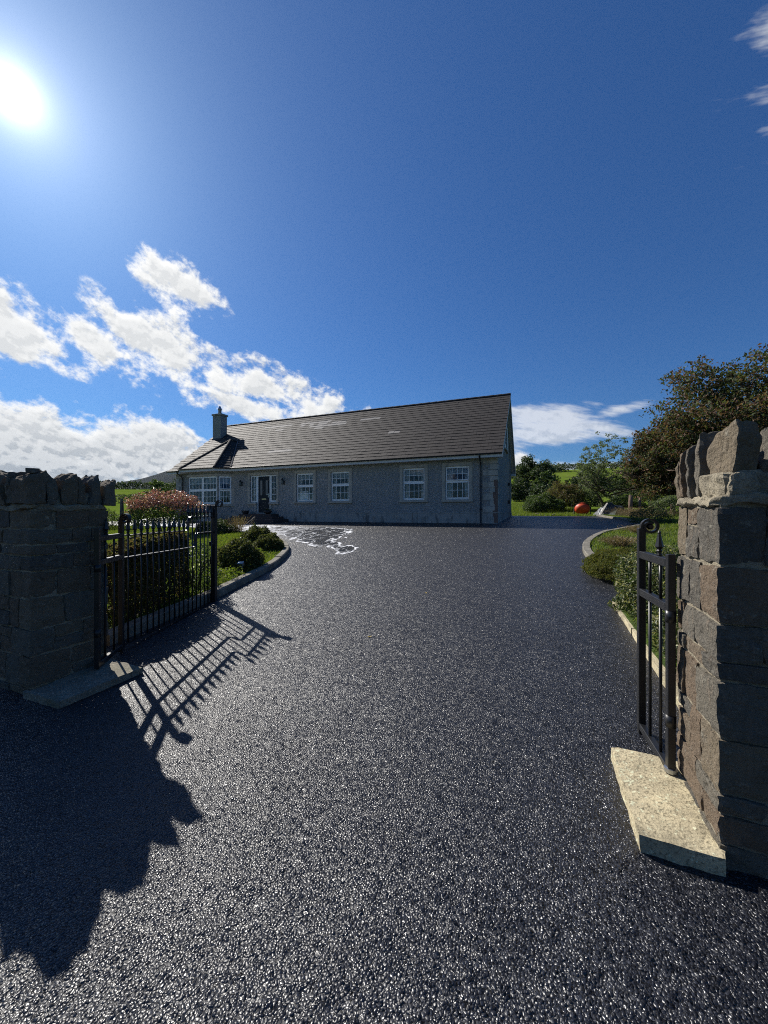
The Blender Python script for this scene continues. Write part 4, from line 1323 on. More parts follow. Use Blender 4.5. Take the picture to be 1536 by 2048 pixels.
def rubble_box(parent, w, d, z0, z1, seed, sx, cuts=4, back=True):
    """coursed rubble round a box footprint in local axes. The inner near corner is the origin; body spans sx*w in x and d in y."""
    rn = random.Random(seed)
    z = z0; k = 0
    th = 0.15
    def put(xa, xb, ya, yb, za, zb):
        j = 0.012
        pr = rn.uniform(-0.004, 0.02)
        w_, d_, h_ = abs(xb - xa) - j, abs(yb - ya) - j, zb - za - j
        if min(w_, d_, h_) < 0.02: return
        me = stone_mesh(w_ + pr, d_ + pr, h_, rn.randint(0, 99999), cuts)
        obj('stone', me, None, parent, ((xa + xb) / 2 * sx, (ya + yb) / 2, (za + zb) / 2), (0, 0, rn.uniform(-0.02, 0.02)))
    def row(fn, a, b, za, zb):
        """stones along one face from a to b; tall rows are now and then split"""
        p = a
        while b - p > 0.04:
            L = rn.uniform(0.11, 0.27)
            if b - p - L < 0.09: L = b - p
            if zb - za > 0.17 and rn.random() < 0.45:
                m_ = za + (zb - za) * rn.uniform(0.35, 0.65)
                fn(p, p + L, za, m_); fn(p, p + L, m_, zb)
            else: fn(p, p + L, za, zb)
            p += L
    while z < z1 - 0.02:
        hgt = rn.choice((0.08, 0.12, 0.16, 0.20, 0.23))
        if z1 - z - hgt < 0.07: hgt = z1 - z
        za, zb = z, z + hgt
        ca, cb = (rn.uniform(0.24, 0.34), rn.uniform(0.14, 0.2)) if k % 2 else (rn.uniform(0.14, 0.2), rn.uniform(0.22, 0.30))
        put(0, ca, 0, cb, za, zb)                                        # inner near corner
        row(lambda p, q, e, f: put(0, th, p, q, e, f), cb, d, za, zb)    # inner face
        row(lambda p, q, e, f: put(p, q, 0, th, e, f), ca, w, za, zb)    # front face
        if back:
            row(lambda p, q, e, f: put(p, q, d - th, d, e, f), th, w, za, zb)
            row(lambda p, q, e, f: put(w - th, w, p, q, e, f), th, d - th, za, zb)
        z = zb; k += 1


def pillar(name, corner, zg, sx, w, d, ztop, label, seed):
    root = tag(empty(name, (corner[0], corner[1], zg), ROTH), label, 'gate pillar')
    h = ztop - zg
    X0, X1 = (0.014, w - 0.014) if sx > 0 else (-w + 0.014, -0.014)
    MB().box(X0, X1, 0.014, d - 0.014, -0.3, h).build('mortar_core', M['mortar'], root)
    rubble_box(root, w, d, -0.12, h, seed, sx, 8)
    # mortar bed under the cope, slightly oversailing
    m = stone_mesh(w + 0.02, d + 0.02, 0.05, seed + 5, 16, 0.022, 10)
    m.materials.clear(); m.materials.append(M['mortar'])
    obj('cope_bed', m, None, root, (sx * w / 2, d / 2, h + 0.02))
    return root


ZL_, ZR_ = 0.17, 0.09
PL = (-2.61, 2.80); PR = (1.365, 1.555)
pl = pillar('stone_pillar', PL, ZL_, -1, 0.62, 0.55, 1.575, 'dark shaded rubble stone gate pillar at the left of the drive', 21)
pr = pillar('stone_pillar', PR, ZR_, 1, 0.62, 0.50, 1.585, 'sunlit rubble stone gate pillar with jagged cope at the right of the drive', 34)


def cope(root, sx, w, d, h, items, seed):
    for i, (x, y, wx, dy, hh, top, rz, *lift) in enumerate(items):
        me = slab_stone_mesh(wx, dy, hh, seed + i, top)
        up = lift[0] if lift else 0.0
        obj('cope_stone', me, None, root, (sx * x, y, h + 0.04 + up), (0, 0, rz))
        if up:                                  # this stone sits on a lump of mortar
            lump = stone_mesh(wx + 0.015, dy + 0.02, up + 0.03, seed + 70 + i, 9, 0.018, 12); lump.materials.clear(); lump.materials.append(M['mortar'])
            obj('mortar_lump', lump, None, root, (sx * x, y + 0.005, h + 0.035 + up / 2), (0, 0, rz * 0.4))
    mm = stone_mesh(w - 0.03, d - 0.03, 0.16, seed + 50, 14, 0.016, 16); mm.materials.clear(); mm.materials.append(M['mortar'])
    obj('cope_fill', mm, None, root, (sx * w / 2, d / 2, h + 0.06))


# (x, y, width across, depth along, height, top shape (slope x, slope y, hump, taper), turn)
cope(pr, 1, 0.62, 0.50, 1.495, [
    (0.078, 0.085, 0.088, 0.165, 0.185, (-0.06, -0.26, 0.02, 0.2), 0.20, 0.08), (0.085, 0.228, 0.17, 0.042, 0.285, (-0.10, -0.05, 0.12, 0.6), -0.10),
    (0.075, 0.305, 0.19, 0.022, 0.255, (-0.10, 0.0, 0.1, 0.4), 0.06), (0.08, 0.372, 0.20, 0.036, 0.235, (-0.12, -0.1, 0.12, 0.4), -0.06), (0.10, 0.455, 0.22, 0.042, 0.20, (-0.12, -0.1, 0.12, 0.5), 0.05),
    (0.17, 0.10, 0.06, 0.16, 0.15, (0.05, 0, 0.1, 0.5), 0.1), (0.275, 0.09, 0.13, 0.20, 0.325, (0.06, -0.05, 0.02, 0.2), 0.07), (0.40, 0.10, 0.10, 0.20, 0.25, (0.10, 0, 0.03, 0.3), -0.04), (0.54, 0.10, 0.13, 0.2, 0.28, (0.1, 0, 0.1, 0.5), 0),
    (0.36, 0.42, 0.12, 0.2, 0.26, (0, 0, 0.1, 0.5), 0), (0.52, 0.42, 0.10, 0.2, 0.22, (0, 0, 0.1, 0.5), 0), (0.55, 0.27, 0.16, 0.08, 0.2, (0, 0, 0.1, 0.5), 0)], 300)
cope(pl, -1, 0.62, 0.55, 1.405, [
    (0.085, 0.03, 0.21, 0.115, 0.235, (0.05, 0.14, 0.02, 0.2), 0.05), (0.10, 0.140, 0.22, 0.065, 0.225, (0.03, -0.16, 0.03, 0.2), -0.06), (0.085, 0.250, 0.2, 0.10, 0.232, (0.02, 0.16, 0.03, 0.2), 0.05),
    (0.105, 0.345, 0.22, 0.05, 0.215, (0.02, -0.12, 0.03, 0.2), -0.05), (0.085, 0.435, 0.2, 0.075, 0.235, (0.03, 0.16, 0.03, 0.2), 0.04), (0.075, 0.550, 0.24, 0.09, 0.200, (0.04, 0.20, 0.03, 0.3), -0.03),
    (0.245, 0.08, 0.08, 0.21, 0.22, (0.15, 0, 0.03, 0.2), 0.05), (0.36, 0.075, 0.105, 0.2, 0.245, (-0.12, 0, 0.02, 0.2), -0.05), (0.475, 0.08, 0.075, 0.2, 0.21, (0.14, 0, 0.03, 0.2), 0.04), (0.58, 0.07, 0.10, 0.2, 0.23, (-0.1, 0, 0.03, 0.2), 0),
    (0.30, 0.5, 0.14, 0.18, 0.15, (0, 0, 0.1, 0.4), 0), (0.48, 0.5, 0.12, 0.18, 0.15, (0, 0, 0.1, 0.4), 0), (0.58, 0.3, 0.18, 0.14, 0.14, (0, 0, 0.1, 0.4), 0)], 400)


# boundary walls running away from the pillars (mostly outside the picture; they shade the verge)
def boundary_wall(corner, sx, x0, x1, label, seed):
    cx, cy = corner
    zg = ground_z(cx, cy)
    root = tag(empty('boundary_wall', (cx, cy, zg), ROTH), label, 'wall')
    hgt = 1.12
    MB().box(*((x0, x1) if sx > 0 else (-x1, -x0)), 0.12, 0.42, -0.6, hgt).build('mortar_core', M['mortar'], root)
    rn = random.Random(seed)
    for face_y in (0.09, 0.45):
        z = -0.1
        while z < hgt - 0.05:
            h = min(rn.uniform(0.14, 0.26), hgt - z)
            x = x0
            while x < x1 - 0.05:
                L = min(rn.uniform(0.2, 0.45), x1 - x)
                obj('stone', stone_mesh(L - 0.016, 0.10, h - 0.016, rn.randint(0, 9999), 1), None, root, (sx * (x + L / 2), face_y + (0.03 if face_y < 0.2 else -0.03), z + h / 2))
                x += L
            z += h
    x = x0
    while x < x1:
        L = rn.uniform(0.07, 0.12)
        obj('cope_stone', slab_stone_mesh(L, 0.42, rn.uniform(0.16, 0.24), rn.randint(0, 9999), (0, 0, 0.05, 0.3), 1), None, root, (sx * (x + L / 2), 0.27, hgt))
        x += L + 0.01
    return root


boundary_wall(PL, -1, 0.64, 3.6, 'low rubble stone wall running left from the shaded gate pillar', 5)
boundary_wall(PR, 1, 0.64, 2.6, 'low rubble stone wall running right from the sunlit gate pillar', 6)

# concrete slabs at the feet of the pillars
def slab(name, poly, ztop, label, seed, mat='slab'):
    bm = bmesh.new()
    cx = sum(p[0] for p in poly) / len(poly); cy = sum(p[1] for p in poly) / len(poly)
    f = bm.faces.new([bm.verts.new((p[0] - cx, p[1] - cy, 0)) for p in poly])
    bmesh.ops.recalc_face_normals(bm, faces=[f])
    if f.normal.z < 0: f.normal_flip()
    r = bmesh.ops.extrude_face_region(bm, geom=[f])
    for v in [v for v in r['geom'] if isinstance(v, bmesh.types.BMVert)]: v.co.z -= 0.14
    bmesh.ops.triangulate(bm, faces=bm.faces[:])
    for _ in range(4):
        bmesh.ops.subdivide_edges(bm, edges=[e for e in bm.edges if e.calc_length() > 0.045], cuts=1)
    bmesh.ops.triangulate(bm, faces=bm.faces[:])
    for v in bm.verts:
        w = Vector((v.co.x + cx, v.co.y + cy, 0))
        v.co.z += ground_z(w.x, w.y) - ground_z(cx, cy)
        v.co += mnoise.noise_vector(Vector((w.x * 14, w.y * 14, v.co.z * 14 + seed))) * 0.009 + mnoise.noise_vector(Vector((w.x * 45, w.y * 45, v.co.z * 45 + seed))) * 0.004
    me = D.meshes.new(name); bm.to_mesh(me); bm.free()
    return tag(obj(name, me, M[mat], None, (cx, cy, ztop)), label, 'slab')


slab('concrete_slab', [(1.30, 2.18), (1.09, 1.62), (1.36, 1.515), (1.40, 1.555), (1.60, 2.06)], ground_z(1.3, 1.9) + 0.062, 'pale rough concrete slab at the foot of the sunlit right pillar', 1)
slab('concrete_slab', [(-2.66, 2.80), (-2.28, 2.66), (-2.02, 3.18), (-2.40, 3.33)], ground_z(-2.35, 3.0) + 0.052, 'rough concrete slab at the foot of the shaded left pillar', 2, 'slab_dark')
# long flat kerb slabs by the right shrubs
def long_slab(name, a, b, w, label, seed):
    a, b = Vector(a), Vector(b); t = (b - a).normalized(); n_ = Vector((t.y, -t.x)) * w
    poly = [tuple(a), tuple(b), tuple(b + n_), tuple(a + n_)]
    return slab(name, poly, ground_z((a.x + b.x) / 2, (a.y + b.y) / 2) + 0.06, label, seed)


long_slab('kerb_slab', (2.62, 4.03), (3.04, 5.06), 0.27, 'long pale flat kerb slab beside the heather shrub, the farther of two', 3)
long_slab('kerb_slab', (2.02, 2.55), (2.61, 4.00), 0.27, 'long pale flat kerb slab seen through the narrow right gate panel, the nearer of two', 4)

# loose block on the left pillar
tag(obj('loose_block', stone_mesh(0.07, 0.05, 0.04, 77, 2, 0.003, 14), M['stone'], None, (PL[0] - 0.03, PL[1] + 0.055, 1.868), (0, 0, 0.3)), 'small dark loose block lying on top of the left pillar', 'stone')


# ------------------------------------------------------------------ iron gates
def finial_mesh():
    b_ = MB()
    b_.lathe([(0.016, 0.0), (0.016, 0.008), (0.011, 0.012), (0.011, 0.022), (0.017, 0.028), (0.010, 0.036), (0.022, 0.052), (0.017, 0.075), (0.0105, 0.105), (0.0075, 0.125), (0.0095, 0.131), (0.003, 0.143)], 8)
    return b_.mesh('finial')


FIN = finial_mesh(); FIN.materials.append(M['iron'])


def scroll_pts(base, dirx, r=0.046, turns=1.35):
    """flat bar rising, then curling over towards dirx"""
    base = Vector(base); dirx = Vector(dirx).normalized()
    c = base + dirx * r
    pts = [base + Vector((0, 0, -0.05))]
    n = 30
    for i in range(n + 1):
        a = math.pi - 2 * math.pi * turns * i / n
        rr = r * (1 - 0.55 * (i / n) ** 1.5)
        pts.append(c + dirx * rr * math.cos(a) + Vector((0, 0, rr * math.sin(a))))
    return pts, c


def wing_panel(root, H, S, zs, hpost, stile_top, org, scroll_dir):
    """narrow panel between the post on the pillar (H) and the scroll-topped stile (S)"""
    H, S = Vector(H), Vector(S); o = Vector(org)
    t = (S - H).normalized()
    ang = math.atan2(t.y, t.x)
    def bar_box(a, b, half, z0, z1):
        m = Matrix.Translation(Vector((a.x, a.y, 0)) - Vector((o.x, o.y, 0))) @ Matrix.Rotation(math.atan2((b - a).y, (b - a).x), 4, 'Z')
        return MB().box(0, (b - a).length, -half, half, z0 - o.z, z1 - o.z, m)
    def post(p, half, z0, z1):
        m = Matrix.Translation(Vector((p.x, p.y, 0)) - Vector((o.x, o.y, 0))) @ Matrix.Rotation(ang, 4, 'Z')
        return MB().box(-half, half, -half, half, z0 - o.z, z1 - o.z, m)
    post(H, 0.018, hpost[0], hpost[1]).build('hinge_post', M['iron'], root, bevel=0.003)
    post(S, 0.020, zs[0] - 0.035, stile_top - 0.06).build('stile', M['iron'], root, bevel=0.003)
    sp, c = scroll_pts((S.x - o.x, S.y - o.y, stile_top - o.z - 0.05), scroll_dir)
    side = Vector((scroll_dir[1], -scroll_dir[0], 0))
    MB().ribbon(sp, 0.020, 0.006, side).build('scroll', M['iron'], root)
    MB().tube([c - side * 0.026, c - side * 0.012, c - side * 0.010, c + side * 0.010, c + side * 0.012, c + side * 0.026], [0.012, 0.018, 0.013, 0.013, 0.018, 0.012], 10).build('scroll_boss', M['iron'], root)
    a_, b_ = H + t * 0.022, S - t * 0.020
    for z0, z1 in ((zs[2], zs[2] + 0.045), (zs[1], zs[1] + 0.045), (zs[0], zs[0] + 0.040)):
        bar_box(a_, b_, 0.018, z0, z1).build('rail', M['iron'], root, bevel=0.003)
    for f in (0.30, 0.66):
        p = H.lerp(S, f)
        for z0, z1 in ((zs[0] + 0.04, zs[1]), (zs[1] + 0.045, zs[2])):
            MB().tube([(p.x - o.x, p.y - o.y, z0 - o.z), (p.x - o.x, p.y - o.y, z1 - o.z)], 0.0085, 8).build('bar', M['iron'], root, smooth=True)
    fo = obj('finial', FIN, None, root, (H.lerp(S, 0.34).x - o.x, H.lerp(S, 0.34).y - o.y, zs[2] + 0.045 - o.z))
    for z in (zs[1] - 0.05, zs[0] + 0.25):
        MB().tube([(H.x - o.x, H.y - o.y, z - o.z), (H.x - o.x, H.y - o.y, z + 0.06 - o.z)], 0.025, 10).build('hinge', M['iron'], root, smooth=True)


gR = tag(empty('gate_panel', (1.50, 1.985, 0.21)), 'narrow black iron gate panel with scroll top beside the sunlit right pillar', 'gate')
wing_panel(gR, (1.497, 1.985), (1.632, 2.41), (0.185, 1.03, 1.265), (0.20, 1.335), 1.515, (1.50, 1.985, 0.21), (0.93, -0.37, 0))
MB().lathe([(0.030, 0.0), (0.030, 0.02), (0.0, 0.03)], 10, (-0.003, 0, -0.01)).build('ground_socket', M['steel'], gR)

GO = (-2.36, 3.13, 0.28)
gL = tag(empty('iron_gate', GO), 'black wrought iron gate with spear tops standing open by the shaded left pillar', 'gate')
S0, E0 = Vector((-2.475, 3.58, 0)), Vector((-2.335, 5.22, 0))
wing_panel(gL, (-2.36, 3.13), tuple(S0.xy), (0.28, 1.115, 1.315), (0.27, 1.42), 1.545, GO, (1, -0.15, 0))
o_ = Vector(GO)
gt = (E0 - S0).normalized(); gn = Vector((gt.y, -gt.x, 0)); GLn = (E0 - S0).length
def at_(s, z): return S0 + gt * s + Vector((0, 0, z)) - o_
def rail_path(zl, zh, s_step, drop):
    pts = [at_(0.02, zl), at_(s_step - 0.07, zl)]
    for i in range(1, 9):
        a = i / 8 * math.pi / 2
        pts.append(at_(s_step - 0.07 + 0.05 * math.sin(a), zl + 0.0 + (zh - zl) * 0.5 * (1 - math.cos(a))))
    for i in range(1, 9):
        a = i / 8 * math.pi / 2
        pts.append(at_(s_step - 0.02 + 0.05 * (1 - math.cos(a)), zl + (zh - zl) * (0.5 + 0.5 * math.sin(a))))
    pts.append(at_(GLn - 0.03, zh)); return pts
ST1, ST2 = 1.07, 1.22
MB().ribbon(rail_path(1.335, 1.50, ST1, 0), 0.018, 0.006, gn).build('top_rail', M['iron'], gL)
MB().ribbon(rail_path(1.125, 1.295, ST2, 0), 0.018, 0.006, gn).build('middle_rail', M['iron'], gL)
MB().ribbon([at_(0.02, 0.30), at_(GLn - 0.03, 0.335)], 0.018, 0.007, gn).build('bottom_rail', M['iron'], gL)
nb_ = 18
for i in range(nb_):
    s = 0.085 + (GLn - 0.15) * i / (nb_ - 1)
    zt = 1.335 if s < ST1 - 0.02 else 1.50
    zb_ = 0.30 + 0.035 * s / GLn
    MB().tube([at_(s, zb_), at_(s, zt)], 0.0075, 8).build('bar', M['iron'], gL, smooth=True)
    obj('finial', FIN, None, gL, at_(s, zt + 0.006))
# curls under the step of the rails
for s_c, z_c in ((0.80, 0.98), (0.88, 0.90)):
    pts = []
    for i in range(26):
        a = i / 25 * 2 * math.pi * 1.4; r_ = 0.055 * (1 - 0.6 * i / 25)
        pts.append(at_(s_c + r_ * math.cos(a), z_c + r_ * math.sin(a)))
em = Matrix.Translation(E0 - o_) @ Matrix.Rotation(math.atan2(gt.y, gt.x), 4, 'Z')
MB().box(-0.032, 0.032, -0.032, 0.032, 0.335, 1.655, em).build('end_post', M['iron'], gL, bevel=0.004)
sp, c = scroll_pts((E0.x - o_.x + 0.03, E0.y - o_.y, 1.675 - o_.z), (1, -0.2, 0), 0.048, 1.3)
MB().ribbon(sp, 0.018, 0.006, (0.2, 1, 0)).build('scroll', M['iron'], gL)
MB().box(-0.03, 0.03, 0.0335, 0.09, 1.585, 1.66, em).build('latch_box', M['iron'], gL, bevel=0.006)
MB().box(-0.026, 0.026, 0.0335, 0.06, 1.10, 1.16, em).build('lock_box', M['iron'], gL, bevel=0.004)
MB().box(-0.02, 0.02, 0.0335, 0.05, 0.85, 0.95, em).build('keep_plate', M['iron'], gL, bevel=0.004)
MB().box(-0.012, 0.012, -0.012, 0.012, 0.26, 0.335, em).build('drop_bolt', M['iron'], gL)


# ------------------------------------------------------------------ shrubs and hedges
def lumpy(n, rx, ry, rz, seed, lump=0.16, fill=0.35, bottom=-0.25):
    """points on and just inside a lumpy mound"""
    v = rng.normal(size=(int(n * 1.5), 3)); v /= np.linalg.norm(v, axis=1, keepdims=True)
    v = v[v[:, 2] > bottom][:n]
    k = np.array([1 + lump * 1.6 * mnoise.noise(Vector((p[0] * 2.1 + seed, p[1] * 2.1, p[2] * 2.1))) + lump * 1.0 * mnoise.noise(Vector((p[0] * 6 + seed, p[1] * 6, p[2] * 6))) for p in v])
    depth = 1 - np.abs(rng.normal(0, fill * 0.4, len(v)))
    depth = np.clip(depth, 0.25, 1.05)
    P = v * (k * depth)[:, None] * np.array([rx, ry, rz])
    return P, v


def shrub(name, label, cat, loc, rx, ry, rz, n, size, mat, lump=0.16, group=None, stems=6, bottom=-0.25, extra=None, aspect=2.0, up=0.35):
    x, y = loc; z = ground_z(x, y) + 0.05
    root = tag(empty(name, (x, y, z)), label, cat, group)
    P, v = lumpy(n, rx, ry, rz, x * 3 + y, lump, 0.35, bottom)
    P[:, 2] += rz * 0.22
    P = P[P[:, 2] > 0.0]
    v = P / (np.linalg.norm(P, axis=1, keepdims=True) + 1e-9)
    leaves('foliage', P, size, mat, root, aspect=aspect, up=up, out=v, outw=0.7)
    mb = MB()
    for i in range(stems):
        a = random.random() * 6.28; e = Vector((math.cos(a) * rx * 0.55, math.sin(a) * ry * 0.55, rz * 0.75))
        mb.tube([(0.02 * math.cos(a), 0.02 * math.sin(a), -0.1), e * 0.5 + Vector((0, 0, 0.06 * rz)), e], [0.018, 0.012, 0.005], 5)
    mb.build('stems', M['bark'], root)
    return root


shrub('box_shrub', 'large rounded dark green shrub on the kerb beside the gate end post', 'shrub', (-2.72, 7.15), 0.43, 0.45, 0.46, 12000, 0.042, M['lf_box'])
shrub('box_shrub', 'rounded shrub at the far curve of the left kerb, in front of another', 'shrub', (-2.88, 9.55), 0.36, 0.38, 0.34, 8000, 0.045, M['lf_box'])
shrub('box_shrub', 'rounded shrub at the back corner of the left lawn beside the wet drive', 'shrub', (-3.72, 11.1), 0.45, 0.45, 0.42, 9000, 0.048, M['lf_box'])
shrub('box_shrub', 'low dark mound of a shrub behind the gate post at the lawn edge', 'shrub', (-6.35, 14.3), 0.75, 0.6, 0.42, 7000, 0.06, M['lf_dark'])
shrub('box_shrub', 'dark shrub beyond the lawn left of the pink bush', 'shrub', (-12.6, 17.2), 0.8, 0.7, 0.7, 3500, 0.06, M['lf_dark'])
shrub('box_shrub', 'dark low bush far left of the lawn next to the left pillar', 'shrub', (-14.4, 18.3), 1.1, 0.8, 0.85, 3500, 0.06, M['lf_dark'])

# pink-topped bush
def pink_bush():
    x, y = -8.05, 14.0
    root = tag(empty('red_tipped_bush', (x, y, ground_z(x, y) + 0.05)), 'broad bush with pink red young leaves on top, on the lawn before the bay window', 'bush')
    mb = MB()
    for i in range(9):
        a = i * 0.7; e = Vector((math.cos(a) * 0.8, math.sin(a) * 0.6, 0.95 + 0.2 * math.sin(i)))
        mb.tube([(0.03 * math.cos(a), 0.03 * math.sin(a), -0.1), e * 0.4 + Vector((0, 0, 0.15)), e], [0.03, 0.02, 0.008], 6)
    mb.build('stems', M['bark'], root)
    P, v = lumpy(13000, 1.28, 1.0, 0.72, 4.0, 0.2, 0.5, -0.75)
    P[:, 2] += 0.92; P = P[P[:, 2] > 0.22]
    out = P - np.array([0, 0, 0.8]); rad = np.sqrt((out[:, 0] / 1.28) ** 2 + (out[:, 1] / 1.0) ** 2 + (out[:, 2] / 0.75) ** 2)
    nz = np.array([mnoise.noise(Vector((p[0] * 2, p[1] * 2, 3.0))) for p in P])
    young = (P[:, 2] > 1.02 + nz * 0.25 - 0.12 * np.abs(P[:, 0])) & (rad > 0.62)
    leaves('young_leaves', P[young], 0.075, M['lf_red'], root, aspect=2.3, up=0.5)
    leaves('green_leaves', P[~young], 0.065, M['lf_mid'], root, aspect=2.0, up=0.4)


pink_bush()


def hedge_box(name, label, pts, half, hgt, n, size, mat, z0=0.05, group=None, taper=0.1, cat='hedge', rough=0.10):
    """clipped hedge following a polyline"""
    pts = [Vector(p) for p in pts]
    L = [0]
    for a, b in zip(pts, pts[1:]): L.append(L[-1] + (b - a).length)
    cx, cy = pts[0]
    zc = ground_z(cx, cy)
    root = tag(empty(name, (cx, cy, zc)), label, cat, group)
    s = rng.random(n) * L[-1]
    out = []
    for k in range(n):
        i = max(j for j in range(len(L)) if L[j] <= s[k] + 1e-9); i = min(i, len(pts) - 2)
        t = (s[k] - L[i]) / (L[i + 1] - L[i]); p = pts[i].lerp(pts[i + 1], t); d = (pts[i + 1] - pts[i]).normalized(); nn = Vector((-d.y, d.x))
        h = hgt * (1 + rough * 1.6 * mnoise.noise(Vector((p.x * 1.3, p.y * 1.3, 2))) + rough * mnoise.noise(Vector((p.x * 4, p.y * 4, 5))))
        if random.random() < 0.36: q = random.uniform(-1, 1); zz = h * (1 - abs(random.gauss(0, 0.05)) - 0.15 * q * q)
        else: q = random.choice((-1, 1)) * (1 - abs(random.gauss(0, 0.16))); zz = h * random.random() ** 0.8
        w = half * (1 - taper * zz / h) * (1 + rough * mnoise.noise(Vector((p.x * 3, p.y * 3, zz * 3))))
        e = p + nn * q * w
        out.append((e.x - cx, e.y - cy, ground_z(e.x, e.y) - zc + z0 + zz))
    leaves('foliage', np.array(out), size, mat, root, aspect=1.8, up=0.3)
    mb = MB()
    st = 0.0
    while st < L[-1]:
        i = max(j for j in range(len(L)) if L[j] <= st); i = min(i, len(pts) - 2)
        p = pts[i].lerp(pts[i + 1], (st - L[i]) / (L[i + 1] - L[i])); z = ground_z(p.x, p.y) - zc
        mb.tube([(p.x - cx, p.y - cy, z - 0.1), (p.x - cx + 0.03, p.y - cy, z + hgt * 0.45), (p.x - cx, p.y - cy + 0.05, z + hgt * 0.85)], [hgt * 0.03, hgt * 0.02, hgt * 0.008], 5)
        st += max(0.3, hgt * 0.35)
    mb.build('stems', M['bark'], root)
    return root


hedge_box('garden_hedge', 'clipped brownish green hedge close behind the bars of the open gate', [(-3.05, 4.05), (-2.95, 4.7), (-2.92, 5.35)], 0.20, 0.90, 22000, 0.045, M['lf_hedge'])
shrub('garden_shrub', 'leafy plant with white flowers low behind the open gate', 'shrub', (-2.75, 5.55), 0.28, 0.35, 0.60, 3200, 0.035, M['lf_mid'])
P = np.array([(-2.66 + random.gauss(0, 0.06), 5.3 + random.gauss(0, 0.12), ground_z(-2.66, 5.3) + 0.52 + random.gauss(0, 0.10)) for _ in range(14)])
tag(leaves('white_flowers', P - np.array([-2.66, 5.3, 0.9]), 0.035, M['petal'], None, aspect=1.1), 'small white flower heads behind the bars of the open gate', 'flowers').location = (-2.66, 5.3, 0.9)
shrub('heather_shrub', 'wide olive heather shrub spilling over the right kerb', 'shrub', (4.10, 6.35), 0.56, 0.85, 0.40, 40000, 0.032, M['lf_heather'], 0.14, aspect=2.3)
shrub('heather_shrub', 'olive heather shrub behind the narrow right gate panel, beside the larger one', 'shrub', (4.78, 6.0), 0.62, 0.75, 0.42, 24000, 0.034, M['lf_heather'], 0.14, aspect=2.3)
shrub('variegated_shrub', 'cream and green variegated shrub behind the narrow right gate panel', 'shrub', (3.25, 4.35), 0.42, 0.75, 0.66, 16000, 0.042, M['lf_varieg'], 0.18)
shrub('variegated_shrub', 'green shrub against the back of the sunlit right pillar', 'shrub', (2.75, 3.2), 0.36, 0.5, 0.56, 9000, 0.042, M['lf_varieg'], 0.18)
shrub('dark_bush', 'dark low evergreen bush at the bend of the right kerb beyond the gate scroll', 'shrub', (10.35, 14.8), 0.75, 0.6, 0.50, 3500, 0.05, M['lf_dark'])


def stalk_plant(name, label, loc, n, h, spread, mat, cat='plant'):
    x, y = loc; z = ground_z(x, y) + 0.06
    root = tag(empty(name, (x, y, z)), label, cat)
    V, F = [], []
    for i in range(n):
        a = random.random() * 6.28; r0 = random.random() * spread * 0.5
        bx, by = r0 * math.cos(a), r0 * math.sin(a)
        tx, ty, tz = bx + random.gauss(0, spread * 0.4), by + random.gauss(0, spread * 0.4), h * random.uniform(0.6, 1.1)
        w = 0.004; b = len(V); ca_, sa_ = math.cos(a) * w, math.sin(a) * w
        V += [(bx - sa_, by + ca_, 0), (bx + sa_, by - ca_, 0), (tx + sa_, ty - ca_, tz), (tx - sa_, ty + ca_, tz)]; F.append((b, b + 1, b + 2, b + 3))
    obj('stalks', np_mesh('stalks', V, F, rng.random(len(F))), mat, root)
    P = np.array([(V[4 * i + 2][0] + random.gauss(0, 0.03), V[4 * i + 2][1] + random.gauss(0, 0.03), V[4 * i + 2][2] * random.uniform(0.5, 1.0)) for i in range(n) for _ in range(3)])
    tag(leaves('seed_heads', P, 0.03, mat, root), kind='stuff')
    return root


stalk_plant('lavender', 'thin dry lavender stalks at the back of the left lawn by the steps', (-5.55, 14.5), 130, 0.62, 0.55, M['lf_dry'])
stalk_plant('dry_plant', 'faded brown perennial inside the curve of the right kerb', (5.75, 9.25), 420, 0.24, 0.5, M['lf_dry'])
stalk_plant('dry_plant', 'brown withered stalks along the right kerb beyond the bend', (7.75, 11.6), 320, 0.22, 0.55, M['lf_dry'])
for (x, y, n) in ((-3.1, 6.45, 500), (-2.62, 6.2, 260), (-2.95, 8.35, 600)):
    P, v = lumpy(n, 0.3, 0.4, 0.14, x, 0.3, 0.4, 0.0); P[:, 2] += 0.05
    r_ = tag(empty('ground_cover_plant', (x, y, ground_z(x, y) + 0.08)), {500: 'bright green leafy clump just beyond the gate post', 260: 'small green weed clump by the foot of the gate end post', 600: 'bright green leafy clump between the kerb shrubs'}[n], 'plant')
    leaves('foliage', P, 0.06, M['grass'], r_, aspect=2.2, up=0.8)

# garden lights
for (x, y, tp, lab) in ((-4.06, 10.95, 0.0, 'small silver garden spotlight in front of the far left shrub'), (-2.52, 6.75, 0.2, 'small stake garden light beside the large kerb shrub')):
    root = tag(empty('garden_light', (x, y, ground_z(x, y) + 0.08)), lab, 'garden light')
    MB().tube([(0, 0, -0.05), (0.01, 0, 0.16)], 0.008, 6).build('stake', M['steel'], root)
    MB().box(-0.05, 0.05, -0.04, 0.04, 0.13, 0.20, Matrix.Rotation(0.4, 4, 'X')).build('lamp_head', M['steel'], root, bevel=0.008)


